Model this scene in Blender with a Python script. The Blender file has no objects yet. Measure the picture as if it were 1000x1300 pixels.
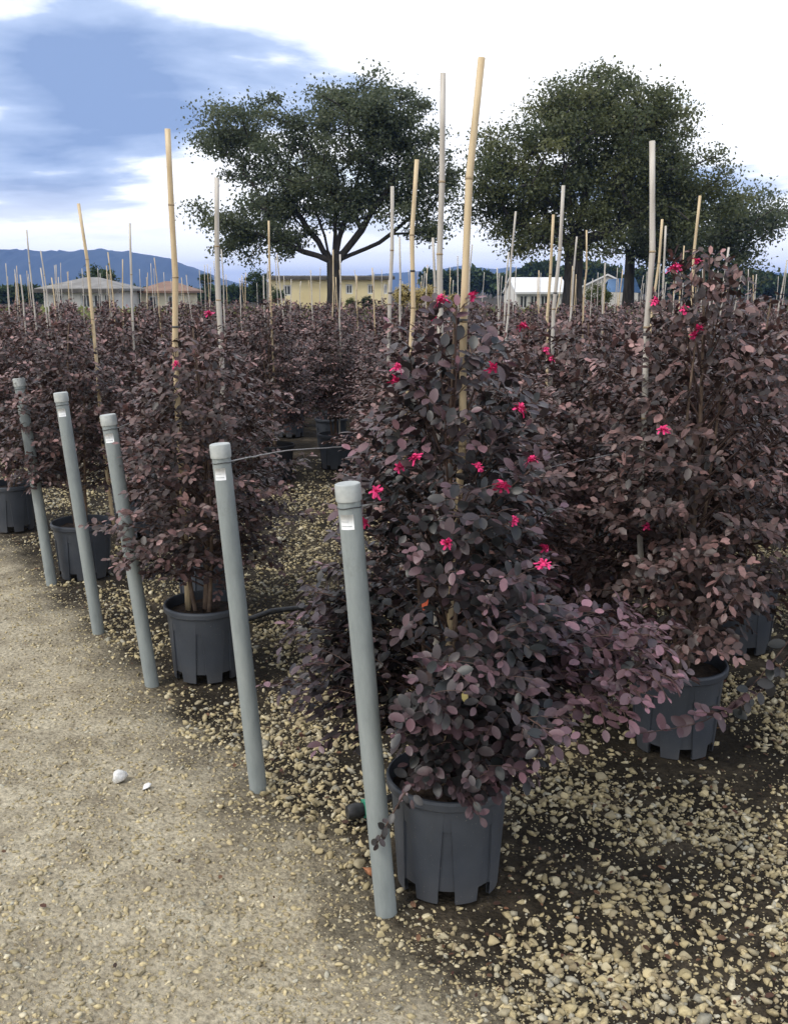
import bpy, math, random
import numpy as np
from mathutils import Vector, Matrix

# ---------------------------------------------------------------- camera, sky, sun, exposure
scene = bpy.context.scene
COL = scene.collection
F, CAMH = 1250.0, 1.6                       # focal length in pixels of the 1000x1300 photograph, eye height
PITCH = math.atan(282.0 / F)
cd = bpy.data.cameras.new('camera')
cd.sensor_fit = 'VERTICAL'; cd.sensor_height = 36.0; cd.lens = 36.0 * F / 1300.0
cd.clip_start = 0.05; cd.clip_end = 20000.0
cam = bpy.data.objects.new('camera', cd); COL.objects.link(cam)
cam.location = (0, 0, CAMH); cam.rotation_euler = (math.pi / 2 - PITCH, 0, 0)
scene.camera = cam

SUN_EL, SUN_AZ = math.radians(52), math.radians(-125)   # azimuth from +Y towards +X: behind the camera, to the left
SUN_DIR = Vector((math.sin(SUN_AZ) * math.cos(SUN_EL), math.cos(SUN_AZ) * math.cos(SUN_EL), math.sin(SUN_EL)))

world = bpy.data.worlds.new('World'); scene.world = world
world.use_nodes = True
wn, wl = world.node_tree.nodes, world.node_tree.links
wn.clear()
def N(nodes, typ, **kw):
    n = nodes.new(typ)
    for k, v in kw.items():
        if k.startswith('i_'):
            n.inputs[k[2:].replace('_', ' ')].default_value = v
        else:
            setattr(n, k, v)
    return n
def ramp(nodes, stops, interp='LINEAR'):
    r = nodes.new('ShaderNodeValToRGB'); r.color_ramp.interpolation = interp
    e = r.color_ramp.elements
    while len(e) < len(stops): e.new(0.5)
    for k, (p, c) in enumerate(stops):
        e[k].position = p
        e[k].color = c if len(c) == 4 else (*c, 1)
    return r
sky = N(wn, 'ShaderNodeTexSky', sky_type='NISHITA', sun_disc=False, sun_elevation=SUN_EL, sun_rotation=SUN_AZ)
sky.air_density = 1.0; sky.dust_density = 1.5; sky.altitude = 100
bg_sky = N(wn, 'ShaderNodeBackground'); bg_sky.inputs['Strength'].default_value = 0.15
wl.new(sky.outputs[0], bg_sky.inputs['Color'])
tc = N(wn, 'ShaderNodeTexCoord')
sep = N(wn, 'ShaderNodeSeparateXYZ'); wl.new(tc.outputs['Generated'], sep.inputs[0])
zmx = N(wn, 'ShaderNodeMath', operation='MAXIMUM'); zmx.inputs[1].default_value = 0.0
wl.new(sep.outputs['Z'], zmx.inputs[0])
zad = N(wn, 'ShaderNodeMath', operation='ADD'); zad.inputs[1].default_value = 0.10
wl.new(zmx.outputs[0], zad.inputs[0])
dx = N(wn, 'ShaderNodeMath', operation='DIVIDE'); wl.new(sep.outputs['X'], dx.inputs[0]); wl.new(zad.outputs[0], dx.inputs[1])
dy = N(wn, 'ShaderNodeMath', operation='DIVIDE'); wl.new(sep.outputs['Y'], dy.inputs[0]); wl.new(zad.outputs[0], dy.inputs[1])
cmb = N(wn, 'ShaderNodeCombineXYZ'); wl.new(dx.outputs[0], cmb.inputs[0]); wl.new(dy.outputs[0], cmb.inputs[1])
CLOUD_OFF = (19.3, 19.4, 0.0)
mp = N(wn, 'ShaderNodeMapping'); mp.inputs['Location'].default_value = CLOUD_OFF
mp.inputs['Scale'].default_value = (0.62, 0.62, 1)
wl.new(cmb.outputs[0], mp.inputs[0])
n1 = N(wn, 'ShaderNodeTexNoise'); n1.inputs['Scale'].default_value = 1.0; n1.inputs['Detail'].default_value = 7
n1.inputs['Roughness'].default_value = 0.52; n1.inputs['Distortion'].default_value = 0.25
wl.new(mp.outputs[0], n1.inputs['Vector'])
shade = ramp(wn, [(0.40, (1.22, 1.22, 1.22)), (0.53, (1.12, 1.14, 1.18)), (0.58, (0.46, 0.57, 0.80)), (0.66, (0.24, 0.34, 0.57))])
wl.new(n1.outputs['Fac'], shade.inputs[0])
bg_cl = N(wn, 'ShaderNodeBackground'); bg_cl.inputs['Strength'].default_value = 1.0
hzn = N(wn, 'ShaderNodeMapRange', interpolation_type='SMOOTHSTEP')
hzn.inputs[1].default_value = 0.02; hzn.inputs[2].default_value = 0.11; hzn.inputs[3].default_value = 1.0; hzn.inputs[4].default_value = 0.0
wl.new(sep.outputs['Z'], hzn.inputs[0])
hmix = N(wn, 'ShaderNodeMix', data_type='RGBA'); wl.new(hzn.outputs[0], hmix.inputs[0]); wl.new(shade.outputs[0], hmix.inputs[6])
hmix.inputs[7].default_value = (1.22, 1.22, 1.22, 1)
wl.new(hmix.outputs[2], bg_cl.inputs['Color'])
cover = ramp(wn, [(0.28, (0.25, 0.25, 0.25)), (0.42, (0.95, 0.95, 0.95))])
wl.new(n1.outputs['Fac'], cover.inputs[0])
mixw = N(wn, 'ShaderNodeMixShader')
wl.new(cover.outputs[0], mixw.inputs[0]); wl.new(bg_sky.outputs[0], mixw.inputs[1]); wl.new(bg_cl.outputs[0], mixw.inputs[2])
wout = N(wn, 'ShaderNodeOutputWorld'); wl.new(mixw.outputs[0], wout.inputs['Surface'])

sd = bpy.data.lights.new('sun', 'SUN'); sd.energy = 1.4; sd.angle = math.radians(14); sd.color = (1.0, 0.95, 0.87)
sun = bpy.data.objects.new('sun', sd); COL.objects.link(sun)
sun.rotation_euler = SUN_DIR.to_track_quat('Z', 'Y').to_euler(); sun.location = (0, 0, 30)

scene.view_settings.view_transform = 'Standard'; scene.view_settings.look = 'None'
scene.view_settings.gamma = 1.0; scene.view_settings.use_curve_mapping = False
scene.view_settings.exposure = 0.35
cy = scene.cycles
cy.max_bounces = 5; cy.diffuse_bounces = 2; cy.glossy_bounces = 2; cy.transmission_bounces = 4
cy.transparent_max_bounces = 8; cy.volume_bounces = 0; cy.use_denoising = True
cy.caustics_reflective = False; cy.caustics_refractive = False

# ---------------------------------------------------------------- helpers
rng = np.random.default_rng(7)
random.seed(7)
CP, SP = math.cos(PITCH), math.sin(PITCH)
def ray(px, py):
    u, v = (px - 500) / F, (650 - py) / F
    return np.array([u, CP + v * SP, -SP + v * CP])
def at_ground(px, py, z=0.0):
    r = ray(px, py); t = (z - CAMH) / r[2]
    return np.array([r[0] * t, r[1] * t, z])
def at_dist(px, py, d):
    r = ray(px, py); t = d / r[1]
    return np.array([r[0] * t, d, CAMH + r[2] * t])
def project(P):
    P = np.asarray(P, float)
    x, y, z = P[..., 0], P[..., 1], P[..., 2] - CAMH
    dep = y * CP - z * SP
    up = y * SP + z * CP
    return 500 + F * x / dep, 650 - F * up / dep, dep

def tag(o, label=None, cat=None, group=None, kind=None):
    if label: o['label'] = label
    if cat: o['category'] = cat
    if group: o['group'] = group
    if kind: o['kind'] = kind
    return o
def link(name, me, parent=None, mat=None):
    o = bpy.data.objects.new(name, me); COL.objects.link(o)
    if parent is not None: o.parent = parent
    if mat is not None and me is not None and not me.materials: me.materials.append(mat)
    return o
def empty(name, loc=(0, 0, 0), rz=0.0):
    o = bpy.data.objects.new(name, None); COL.objects.link(o)
    o.location = loc; o.rotation_euler = (0, 0, rz); o.empty_display_size = 0.1
    return o
def np_mesh(name, V, T, col=None, smooth=False, mat=None):
    """V (n,3); T (m,k) faces of k corners; col (n,3) colour attribute 'tint'"""
    V = np.ascontiguousarray(V, np.float32); T = np.ascontiguousarray(T, np.int32)
    me = bpy.data.meshes.new(name)
    m, k = T.shape
    me.vertices.add(len(V)); me.vertices.foreach_set('co', V.ravel())
    me.loops.add(m * k); me.loops.foreach_set('vertex_index', T.ravel())
    me.polygons.add(m); me.polygons.foreach_set('loop_start', np.arange(0, m * k, k, dtype=np.int32))
    if smooth: me.polygons.foreach_set('use_smooth', np.ones(m, bool))
    if col is not None:
        a = me.color_attributes.new('tint', 'FLOAT_COLOR', 'POINT')
        c4 = np.ones((len(V), 4), np.float32); c4[:, :3] = col
        a.data.foreach_set('color', c4.ravel())
    me.update(calc_edges=True); me.validate()
    if mat: me.materials.append(mat)
    return me
def py_mesh(name, V, Fs, mat=None, smooth=False):
    me = bpy.data.meshes.new(name); me.from_pydata([tuple(v) for v in V], [], Fs)
    if smooth:
        for p in me.polygons: p.use_smooth = True
    me.update()
    if mat: me.materials.append(mat)
    return me
class MB:
    def __init__(s): s.V, s.F = [], []
    def box(s, x0, x1, y0, y1, z0, z1):
        b = len(s.V)
        s.V += [(x0, y0, z0), (x1, y0, z0), (x1, y1, z0), (x0, y1, z0), (x0, y0, z1), (x1, y0, z1), (x1, y1, z1), (x0, y1, z1)]
        s.F += [[b + i for i in f] for f in ((3, 2, 1, 0), (4, 5, 6, 7), (0, 1, 5, 4), (1, 2, 6, 5), (2, 3, 7, 6), (3, 0, 4, 7))]
        return s
    def poly(s, pts):
        b = len(s.V); s.V += [tuple(p) for p in pts]; s.F.append(list(range(b, b + len(pts)))); return s
    def prism(s, ring0, ring1):
        b = len(s.V); n = len(ring0)
        s.V += [tuple(p) for p in ring0] + [tuple(p) for p in ring1]
        for i in range(n):
            j = (i + 1) % n; s.F.append([b + i, b + j, b + n + j, b + n + i])
        s.F.append([b + i for i in reversed(range(n))]); s.F.append([b + n + i for i in range(n)])
        return s
    def lathe(s, prof, n=32, c=(0, 0), cap_top=True, cap_bot=True):
        b = len(s.V)
        for r, z in prof:
            for i in range(n):
                a = 2 * math.pi * i / n; s.V.append((c[0] + r * math.cos(a), c[1] + r * math.sin(a), z))
        for k in range(len(prof) - 1):
            for i in range(n):
                j = (i + 1) % n
                s.F.append([b + k * n + i, b + k * n + j, b + (k + 1) * n + j, b + (k + 1) * n + i])
        if cap_bot: s.F.append([b + i for i in reversed(range(n))])
        if cap_top: s.F.append([b + (len(prof) - 1) * n + i for i in range(n)])
        return s
    def tube(s, pts, radii, n=6, caps=True):
        V, Fq = tube_arrays([(np.asarray(pts, float), np.asarray(radii, float))], n)
        b = len(s.V); s.V += [tuple(v) for v in V]; s.F += [[b + i for i in f] for f in Fq]
        if caps:
            m = len(pts)
            s.F.append([b + i for i in reversed(range(n))]); s.F.append([b + (m - 1) * n + i for i in range(n)])
        return s
    def build(s, name, mat, parent=None, smooth=False):
        return link(name, py_mesh(name, s.V, s.F, mat, smooth), parent)
def tube_arrays(lines, n=4):
    VV, FF, off = [], [], 0
    ang = 2 * np.pi * np.arange(n) / n
    for P, R in lines:
        m = len(P)
        T = np.gradient(P, axis=0); T /= np.linalg.norm(T, axis=1, keepdims=True) + 1e-9
        ref = np.array([0.0, 0, 1]) if abs(T[0, 2]) < 0.9 else np.array([1.0, 0, 0])
        A = np.cross(T, ref); A /= np.linalg.norm(A, axis=1, keepdims=True) + 1e-9
        B = np.cross(T, A)
        ring = P[:, None, :] + R[:, None, None] * (A[:, None, :] * np.cos(ang)[None, :, None] + B[:, None, :] * np.sin(ang)[None, :, None])
        VV.append(ring.reshape(-1, 3))
        k = np.arange(m - 1)[:, None] * n; i = np.arange(n)[None, :]; j = (i + 1) % n
        FF.append((np.stack([k + i, k + j, k + n + j, k + n + i], -1).reshape(-1, 4)) + off)
        off += m * n
    return np.concatenate(VV), np.concatenate(FF)

# ---------------------------------------------------------------- materials
def material(name):
    m = bpy.data.materials.new(name); m.use_nodes = True
    nt = m.node_tree; nt.nodes.clear()
    out = N(nt.nodes, 'ShaderNodeOutputMaterial'); b = N(nt.nodes, 'ShaderNodeBsdfPrincipled')
    nt.links.new(b.outputs[0], out.inputs['Surface'])
    return m, nt.nodes, nt.links, b
def coords(nd, lk, kind='Object', scale=(1, 1, 1), loc=(0, 0, 0)):
    t = N(nd, 'ShaderNodeTexCoord'); mpg = N(nd, 'ShaderNodeMapping')
    mpg.inputs['Scale'].default_value = scale; mpg.inputs['Location'].default_value = loc
    lk.new(t.outputs[kind], mpg.inputs[0]); return mpg.outputs[0]
def noise(nd, lk, vec, scale, detail=4, rough=0.55):
    n = N(nd, 'ShaderNodeTexNoise'); n.inputs['Scale'].default_value = scale
    n.inputs['Detail'].default_value = detail; n.inputs['Roughness'].default_value = rough
    lk.new(vec, n.inputs['Vector']); return n.outputs['Fac']
def mixc(nd, lk, fac, a, b, blend='MIX'):
    m = N(nd, 'ShaderNodeMix', data_type='RGBA', blend_type=blend)
    for sock, v in ((m.inputs[0], fac), (m.inputs[6], a), (m.inputs[7], b)):
        if hasattr(v, 'is_linked'): lk.new(v, sock)
        else: sock.default_value = v if isinstance(v, (int, float)) else (*v, 1) if len(v) == 3 else v
    return m.outputs[2]
def bump(nd, lk, h, strength, dist, b):
    bp = N(nd, 'ShaderNodeBump'); bp.inputs['Strength'].default_value = strength; bp.inputs['Distance'].default_value = dist
    lk.new(h, bp.inputs['Height']); lk.new(bp.outputs[0], b.inputs['Normal'])
def simple(name, c0, c1, scale=8.0, rough=0.6, bumpd=0.0, bscale=60.0, spec=0.5, stretch=(1, 1, 1), lo=0.35, hi=0.65):
    m, nd, lk, b = material(name)
    v = coords(nd, lk, 'Object', stretch)
    f = noise(nd, lk, v, scale)
    r = ramp(nd, [(lo, c0), (hi, c1)]); lk.new(f, r.inputs[0]); lk.new(r.outputs[0], b.inputs['Base Color'])
    b.inputs['Roughness'].default_value = rough; b.inputs['Specular IOR Level'].default_value = spec
    if bumpd: bump(nd, lk, noise(nd, lk, v, bscale, 3), 0.6, bumpd, b)
    return m
def leaf_material(name, dark, mid, young, rough=0.45, transl=0.12, spec=0.5):
    """tint.r = random per leaf, tint.g = youth of the shoot"""
    m, nd, lk, b = material(name)
    at = N(nd, 'ShaderNodeAttribute', attribute_name='tint')
    sp = N(nd, 'ShaderNodeSeparateColor'); lk.new(at.outputs['Color'], sp.inputs[0])
    r = ramp(nd, [(0.0, dark[0]), (0.5, dark[1]), (1.0, mid)]); lk.new(sp.outputs[0], r.inputs[0])
    c = mixc(nd, lk, sp.outputs[1], r.outputs[0], young)
    v = coords(nd, lk, 'Object')
    nz = noise(nd, lk, v, 90.0, 2)
    vv = ramp(nd, [(0.3, (0.72, 0.72, 0.72)), (0.7, (1.15, 1.15, 1.15))]); lk.new(nz, vv.inputs[0])
    c = mixc(nd, lk, 1.0, c, vv.outputs[0], 'MULTIPLY')
    lk.new(c, b.inputs['Base Color'])
    b.inputs['Roughness'].default_value = rough; b.inputs['Specular IOR Level'].default_value = spec
    tr = N(nd, 'ShaderNodeBsdfTranslucent'); lk.new(c, tr.inputs['Color'])
    mx = N(nd, 'ShaderNodeMixShader'); mx.inputs[0].default_value = transl
    out = [n for n in nd if n.type == 'OUTPUT_MATERIAL'][0]
    lk.new(b.outputs[0], mx.inputs[1]); lk.new(tr.outputs[0], mx.inputs[2]); lk.new(mx.outputs[0], out.inputs['Surface'])
    return m

M = {}
M['leaf'] = leaf_material('purple_leaf', ((0.014, 0.018, 0.017), (0.036, 0.031, 0.032)), (0.088, 0.050, 0.056), (0.33, 0.165, 0.20), 0.42, 0.08, 0.5)
M['leaf_field'] = leaf_material('field_purple_leaf', ((0.020, 0.017, 0.015), (0.060, 0.037, 0.033)), (0.150, 0.076, 0.066), (0.40, 0.22, 0.205), 0.45, 0.08, 0.5)
M['oldleaf'] = simple('red_leaf', (0.45, 0.06, 0.02), (0.62, 0.12, 0.04), 30, 0.5)
M['yellowleaf'] = simple('yellow_leaf', (0.25, 0.2, 0.06), (0.36, 0.3, 0.1), 30, 0.5)
M['petal'] = simple('pink_petal', (0.62, 0.02, 0.13), (0.82, 0.05, 0.22), 40, 0.6)
M['bark'] = simple('shrub_bark', (0.10, 0.065, 0.045), (0.20, 0.14, 0.10), 25, 0.85, 0.003, 80)
M['twig'] = simple('twig_bark', (0.05, 0.030, 0.026), (0.11, 0.065, 0.05), 30, 0.8)
M['soil'] = simple('potting_soil', (0.016, 0.011, 0.008), (0.07, 0.045, 0.03), 45, 0.95, 0.01, 120)
M['tree_bark'] = simple('oak_bark', (0.022, 0.019, 0.016), (0.06, 0.052, 0.045), 3, 0.9, 0.05, 9, stretch=(3, 3, 0.6))
M['oak'] = leaf_material('oak_leaf', ((0.070, 0.092, 0.056), (0.100, 0.126, 0.072)), (0.135, 0.160, 0.088), (0.18, 0.195, 0.10), 0.5, 0.5, 0.5)
M['oak2'] = leaf_material('broad_oak_leaf', ((0.075, 0.098, 0.048), (0.110, 0.132, 0.060)), (0.145, 0.165, 0.070), (0.22, 0.22, 0.085), 0.5, 0.5, 0.5)
M['far_green'] = leaf_material('distant_leaf', ((0.022, 0.042, 0.018), (0.035, 0.062, 0.024)), (0.055, 0.09, 0.035), (0.10, 0.14, 0.05), 0.6, 0.15, 0.3)
M['golden'] = leaf_material('golden_leaf', ((0.34, 0.26, 0.09), (0.46, 0.36, 0.14)), (0.58, 0.47, 0.20), (0.64, 0.54, 0.26), 0.6, 0.25, 0.3)
M['grass'] = leaf_material('field_weed', ((0.10, 0.15, 0.04), (0.17, 0.22, 0.06)), (0.25, 0.28, 0.09), (0.34, 0.33, 0.13), 0.6, 0.25, 0.3)

def pot_material():
    m, nd, lk, b = material('grey_pot_plastic')
    v = coords(nd, lk, 'Object')
    f = noise(nd, lk, v, 7, 5)
    r = ramp(nd, [(0.3, (0.040, 0.047, 0.060)), (0.7, (0.064, 0.073, 0.089))]); lk.new(f, r.inputs[0])
    d = noise(nd, lk, v, 140, 2, 0.7)
    dr = ramp(nd, [(0.70, (0, 0, 0)), (0.76, (1, 1, 1))]); lk.new(d, dr.inputs[0])
    c = mixc(nd, lk, dr.outputs[0], r.outputs[0], (0.2, 0.19, 0.17))
    # dust thrown up from the ground clings to the lowest part of the wall
    z = N(nd, 'ShaderNodeSeparateXYZ'); lk.new(v, z.inputs[0])
    du = N(nd, 'ShaderNodeMapRange'); du.inputs[1].default_value = 0.10; du.inputs[2].default_value = 0.0
    du.inputs[3].default_value = 0.0; du.inputs[4].default_value = 0.25; lk.new(z.outputs[2], du.inputs[0])
    mm = N(nd, 'ShaderNodeMath', operation='MULTIPLY'); lk.new(du.outputs[0], mm.inputs[0]); lk.new(noise(nd, lk, v, 22, 5), mm.inputs[1])
    c = mixc(nd, lk, mm.outputs[0], c, (0.22, 0.19, 0.15))
    lk.new(c, b.inputs['Base Color']); b.inputs['Roughness'].default_value = 0.48
    bump(nd, lk, noise(nd, lk, v, 220, 2), 0.25, 0.002, b)
    return m
M['pot'] = pot_material()
M['potdark'] = simple('black_pot_plastic', (0.012, 0.013, 0.016), (0.025, 0.027, 0.032), 9, 0.5)
def post_material():
    m, nd, lk, b = material('weathered_grey_pipe')
    v = coords(nd, lk, 'Object', (1, 1, 0.25))
    f = noise(nd, lk, v, 22, 6, 0.65)
    r = ramp(nd, [(0.25, (0.19, 0.215, 0.215)), (0.5, (0.265, 0.295, 0.290)), (0.8, (0.34, 0.365, 0.355))]); lk.new(f, r.inputs[0])
    v2 = coords(nd, lk, 'Object', (1, 1, 1))
    st = noise(nd, lk, v2, 9, 5, 0.7)
    sr = ramp(nd, [(0.60, (0, 0, 0)), (0.72, (0.35, 0.35, 0.35))]); lk.new(st, sr.inputs[0])
    c = mixc(nd, lk, sr.outputs[0], r.outputs[0], (0.12, 0.12, 0.10))
    lk.new(c, b.inputs['Base Color']); b.inputs['Roughness'].default_value = 0.55
    bump(nd, lk, f, 0.2, 0.002, b)
    return m
M['post'] = post_material()
M['cap'] = simple('faded_cap_plastic', (0.36, 0.385, 0.375), (0.50, 0.52, 0.50), 30, 0.5, 0.001, 80)
M['metal'] = simple('galvanised_wire', (0.22, 0.21, 0.2), (0.42, 0.41, 0.4), 60, 0.45)
M['darkwire'] = simple('dark_tie_wire', (0.03, 0.03, 0.03), (0.07, 0.07, 0.07), 60, 0.5)
def sticker_material():
    m, nd, lk, b = material('white_paper_label')
    v = coords(nd, lk, 'Object')
    f = noise(nd, lk, v, 60, 3)
    r = ramp(nd, [(0.3, (0.62, 0.64, 0.64)), (0.7, (0.78, 0.79, 0.78))]); lk.new(f, r.inputs[0])
    lk.new(r.outputs[0], b.inputs['Base Color']); b.inputs['Roughness'].default_value = 0.6
    return m
M['sticker'] = sticker_material()
M['ink'] = simple('grey_label_print', (0.38, 0.40, 0.41), (0.48, 0.5, 0.5), 60, 0.6)
M['bamboo'] = simple('tan_bamboo', (0.50, 0.37, 0.21), (0.66, 0.53, 0.34), 9, 0.5, 0.001, 40, stretch=(8, 8, 0.7))
M['bamboo_grey'] = simple('weathered_bamboo', (0.40, 0.36, 0.31), (0.58, 0.54, 0.48), 9, 0.65, 0.001, 40, stretch=(8, 8, 0.7))
M['node'] = simple('bamboo_node', (0.22, 0.15, 0.08), (0.42, 0.33, 0.21), 60, 0.7)
M['hose'] = simple('black_hose', (0.015, 0.016, 0.017), (0.04, 0.04, 0.042), 40, 0.45)
M['green'] = simple('green_fitting', (0.02, 0.22, 0.13), (0.04, 0.32, 0.20), 60, 0.4)
M['wall_white'] = simple('white_render', (0.62, 0.60, 0.55), (0.74, 0.72, 0.68), 0.6, 0.9)
M['wall_yellow'] = simple('yellow_render', (0.66, 0.55, 0.30), (0.78, 0.67, 0.40), 0.4, 0.9)
M['wall_cream'] = simple('cream_render', (0.66, 0.60, 0.44), (0.76, 0.70, 0.54), 0.4, 0.9)
M['roof_grey'] = simple('grey_roof', (0.18, 0.17, 0.16), (0.27, 0.26, 0.245), 1.2, 0.85)
M['roof_red'] = simple('terracotta_roof', (0.19, 0.115, 0.085), (0.27, 0.165, 0.12), 1.4, 0.9)
M['roof_white'] = simple('white_sheet_roof', (0.68, 0.68, 0.68), (0.82, 0.82, 0.82), 0.8, 0.5)
M['eave'] = simple('dark_eave', (0.05, 0.045, 0.04), (0.10, 0.09, 0.08), 2, 0.7)
M['glass'] = simple('window_glass', (0.03, 0.035, 0.04), (0.07, 0.08, 0.09), 1, 0.15)
M['frame'] = simple('window_frame', (0.55, 0.55, 0.53), (0.7, 0.7, 0.68), 2, 0.6)
M['blue_sheet'] = simple('blue_tarpaulin', (0.12, 0.26, 0.55), (0.22, 0.38, 0.68), 1, 0.5)
M['mountain'] = simple('forest_mountain', (0.020, 0.034, 0.038), (0.034, 0.050, 0.046), 0.004, 0.95)

# row edge (line of posts): s > 0 on the path side
E0 = np.array([-0.021, 2.31]); EN = np.array([-0.843, -0.539])
def edge_s(x, y): return (x - E0[0]) * EN[0] + (y - E0[1]) * EN[1]

def ground_material():
    m, nd, lk, b = material('gravel_and_soil')
    v = coords(nd, lk, 'Object')
    sp = N(nd, 'ShaderNodeSeparateXYZ'); lk.new(v, sp.inputs[0])
    def mul(a, k):
        q = N(nd, 'ShaderNodeMath', operation='MULTIPLY'); lk.new(a, q.inputs[0]); q.inputs[1].default_value = k; return q.outputs[0]
    def add(a, c):
        q = N(nd, 'ShaderNodeMath', operation='ADD'); lk.new(a, q.inputs[0])
        if hasattr(c, 'is_linked'): lk.new(c, q.inputs[1])
        else: q.inputs[1].default_value = c
        return q.outputs[0]
    s = add(add(mul(sp.outputs[0], EN[0]), mul(sp.outputs[1], EN[1])), float(-E0 @ EN))
    nb = noise(nd, lk, v, 2.6, 6, 0.65)
    s2 = add(s, mul(add(nb, -0.5), 0.7))
    path = ramp(nd, [(0.40, (0, 0, 0)), (0.62, (1, 1, 1))])
    lk.new(add(mul(s2, 0.8), 0.45), path.inputs[0])
    # compacted dusty path
    f1 = noise(nd, lk, v, 5, 8, 0.7); f2 = noise(nd, lk, v, 55, 5, 0.7)
    p1 = ramp(nd, [(0.28, (0.20, 0.165, 0.115)), (0.48, (0.39, 0.34, 0.245)), (0.70, (0.56, 0.50, 0.37))]); lk.new(f1, p1.inputs[0])
    p2 = ramp(nd, [(0.32, (0.55, 0.53, 0.50)), (0.5, (0.95, 0.95, 0.95)), (0.7, (1.3, 1.28, 1.25))]); lk.new(f2, p2.inputs[0])
    pc = mixc(nd, lk, 1.0, p1.outputs[0], p2.outputs[0], 'MULTIPLY')
    # dark bed soil with organic matter
    f3 = noise(nd, lk, v, 3.5, 7, 0.7)
    s1 = ramp(nd, [(0.3, (0.014, 0.011, 0.008)), (0.5, (0.036, 0.029, 0.020)), (0.7, (0.105, 0.084, 0.058))]); lk.new(f3, s1.inputs[0])
    sc = mixc(nd, lk, 1.0, s1.outputs[0], p2.outputs[0], 'MULTIPLY')
    c = mixc(nd, lk, path.outputs[0], sc, pc)
    lk.new(c, b.inputs['Base Color']); b.inputs['Roughness'].default_value = 0.95
    b.inputs['Specular IOR Level'].default_value = 0.2
    vo = N(nd, 'ShaderNodeTexVoronoi'); vo.inputs['Scale'].default_value = 70; lk.new(v, vo.inputs['Vector'])
    h = add(mul(f2, 1.0), mul(vo.outputs['Distance'], -0.6))
    bump(nd, lk, h, 0.9, 0.012, b)
    return m
M['ground'] = ground_material()
def stone_material():
    m, nd, lk, b = material('limestone_gravel')
    at = N(nd, 'ShaderNodeAttribute', attribute_name='tint')
    v = coords(nd, lk, 'Object')
    r = ramp(nd, [(0.3, (0.70, 0.68, 0.64)), (0.7, (1.15, 1.15, 1.12))]); lk.new(noise(nd, lk, v, 120, 4, 0.65), r.inputs[0])
    c = mixc(nd, lk, 1.0, at.outputs['Color'], r.outputs[0], 'MULTIPLY')
    lk.new(c, b.inputs['Base Color']); b.inputs['Roughness'].default_value = 0.85; b.inputs['Specular IOR Level'].default_value = 0.3
    bump(nd, lk, noise(nd, lk, v, 260, 3), 0.4, 0.002, b)
    return m
M['stone'] = stone_material()

# ---------------------------------------------------------------- ground sheet
def grid_lines(lo, hi, fine_lo, fine_hi, step, grow=1.5):
    a = list(np.arange(fine_lo, fine_hi + 1e-6, step)); s = step
    while a[-1] < hi: s *= grow; a.append(min(hi, a[-1] + s))
    s = step
    while a[0] > lo: s *= grow; a.insert(0, max(lo, a[0] - s))
    return np.array(a)
def relief(x, y):
    d = np.hypot(x, y)
    w = np.clip(1.5 - d / 12.0, 0, 1)
    z = 0.006 * np.sin(2.1 * x + 1.3 * y) + 0.005 * np.sin(5.3 * x - 3.1 * y + 1) + 0.003 * np.sin(11 * x + 9 * y) + 0.002 * np.sin(23 * x - 17 * y + 2)
    return z * w - 0.01
gx = grid_lines(-7000, 7000, -5, 5, 0.06); gy = grid_lines(-60, 7000, 1.2, 9, 0.06)
X, Y = np.meshgrid(gx, gy)
V = np.stack([X, Y, relief(X, Y)], -1).reshape(-1, 3)
nx, ny = len(gx), len(gy)
i = np.arange(ny - 1)[:, None] * nx + np.arange(nx - 1)[None, :]
Q = np.stack([i, i + 1, i + nx + 1, i + nx], -1).reshape(-1, 4)
ground = link('ground', np_mesh('ground', V, Q, smooth=True, mat=M['ground']))
tag(ground, kind='structure')

# ---------------------------------------------------------------- shrubs: where they stand
# each: (x, y, variant, scale, rotation, stake pixel top, stake pixel bottom, stake width px, tan?) ; fillers follow
hero_xy = np.array([0.150, 2.47])
listed = []   # filled below

# ---------------------------------------------------------------- leaf geometry
def leaf_template(fine=True):
    if fine:
        ts = [0.12, 0.36, 0.64, 0.88]; ws = [0.165, 0.285, 0.285, 0.165]
    else:
        ts = [0.3, 0.72]; ws = [0.26, 0.26]
    V = [(0, 0, 0)]
    for t, w in zip(ts, ws):
        cz = -0.10 * (t - 0.4) ** 2
        V += [(-w, t, cz + 0.20 * w), (0, t, cz), (w, t, cz + 0.20 * w)]
    V.append((0, 1, -0.05))
    T = [(0, 2, 1), (0, 3, 2)]
    n = len(ts)
    for k in range(n - 1):
        a, b = 1 + 3 * k, 4 + 3 * k
        T += [(a, a + 1, b + 1), (a, b + 1, b), (a + 1, a + 2, b + 2), (a + 1, b + 2, b + 1)]
    a = 1 + 3 * (n - 1); e = len(V) - 1
    T += [(a, a + 1, e), (a + 1, a + 2, e)]
    return np.array(V, float), np.array(T)
LEAF_F, LEAF_C = leaf_template(True), leaf_template(False)
def unit(v): return v / (np.linalg.norm(v, axis=-1, keepdims=True) + 1e-9)
def leaves_mesh(name, P, A, Nn, S, tint, tmpl, mat):
    """P base points, A axes, Nn normals, S lengths, tint (n,3)"""
    A = unit(A); X_ = unit(np.cross(A, Nn)); Z_ = np.cross(X_, A)
    tv, tf = tmpl; n, k = len(P), len(tv)
    V = P[:, None, :] + S[:, None, None] * (tv[None, :, 0, None] * X_[:, None, :] + tv[None, :, 1, None] * A[:, None, :] + tv[None, :, 2, None] * Z_[:, None, :])
    T = tf[None] + (np.arange(n) * k)[:, None, None]
    return np_mesh(name, V.reshape(-1, 3), T.reshape(-1, 3), np.repeat(tint, k, axis=0), True, mat)

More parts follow.
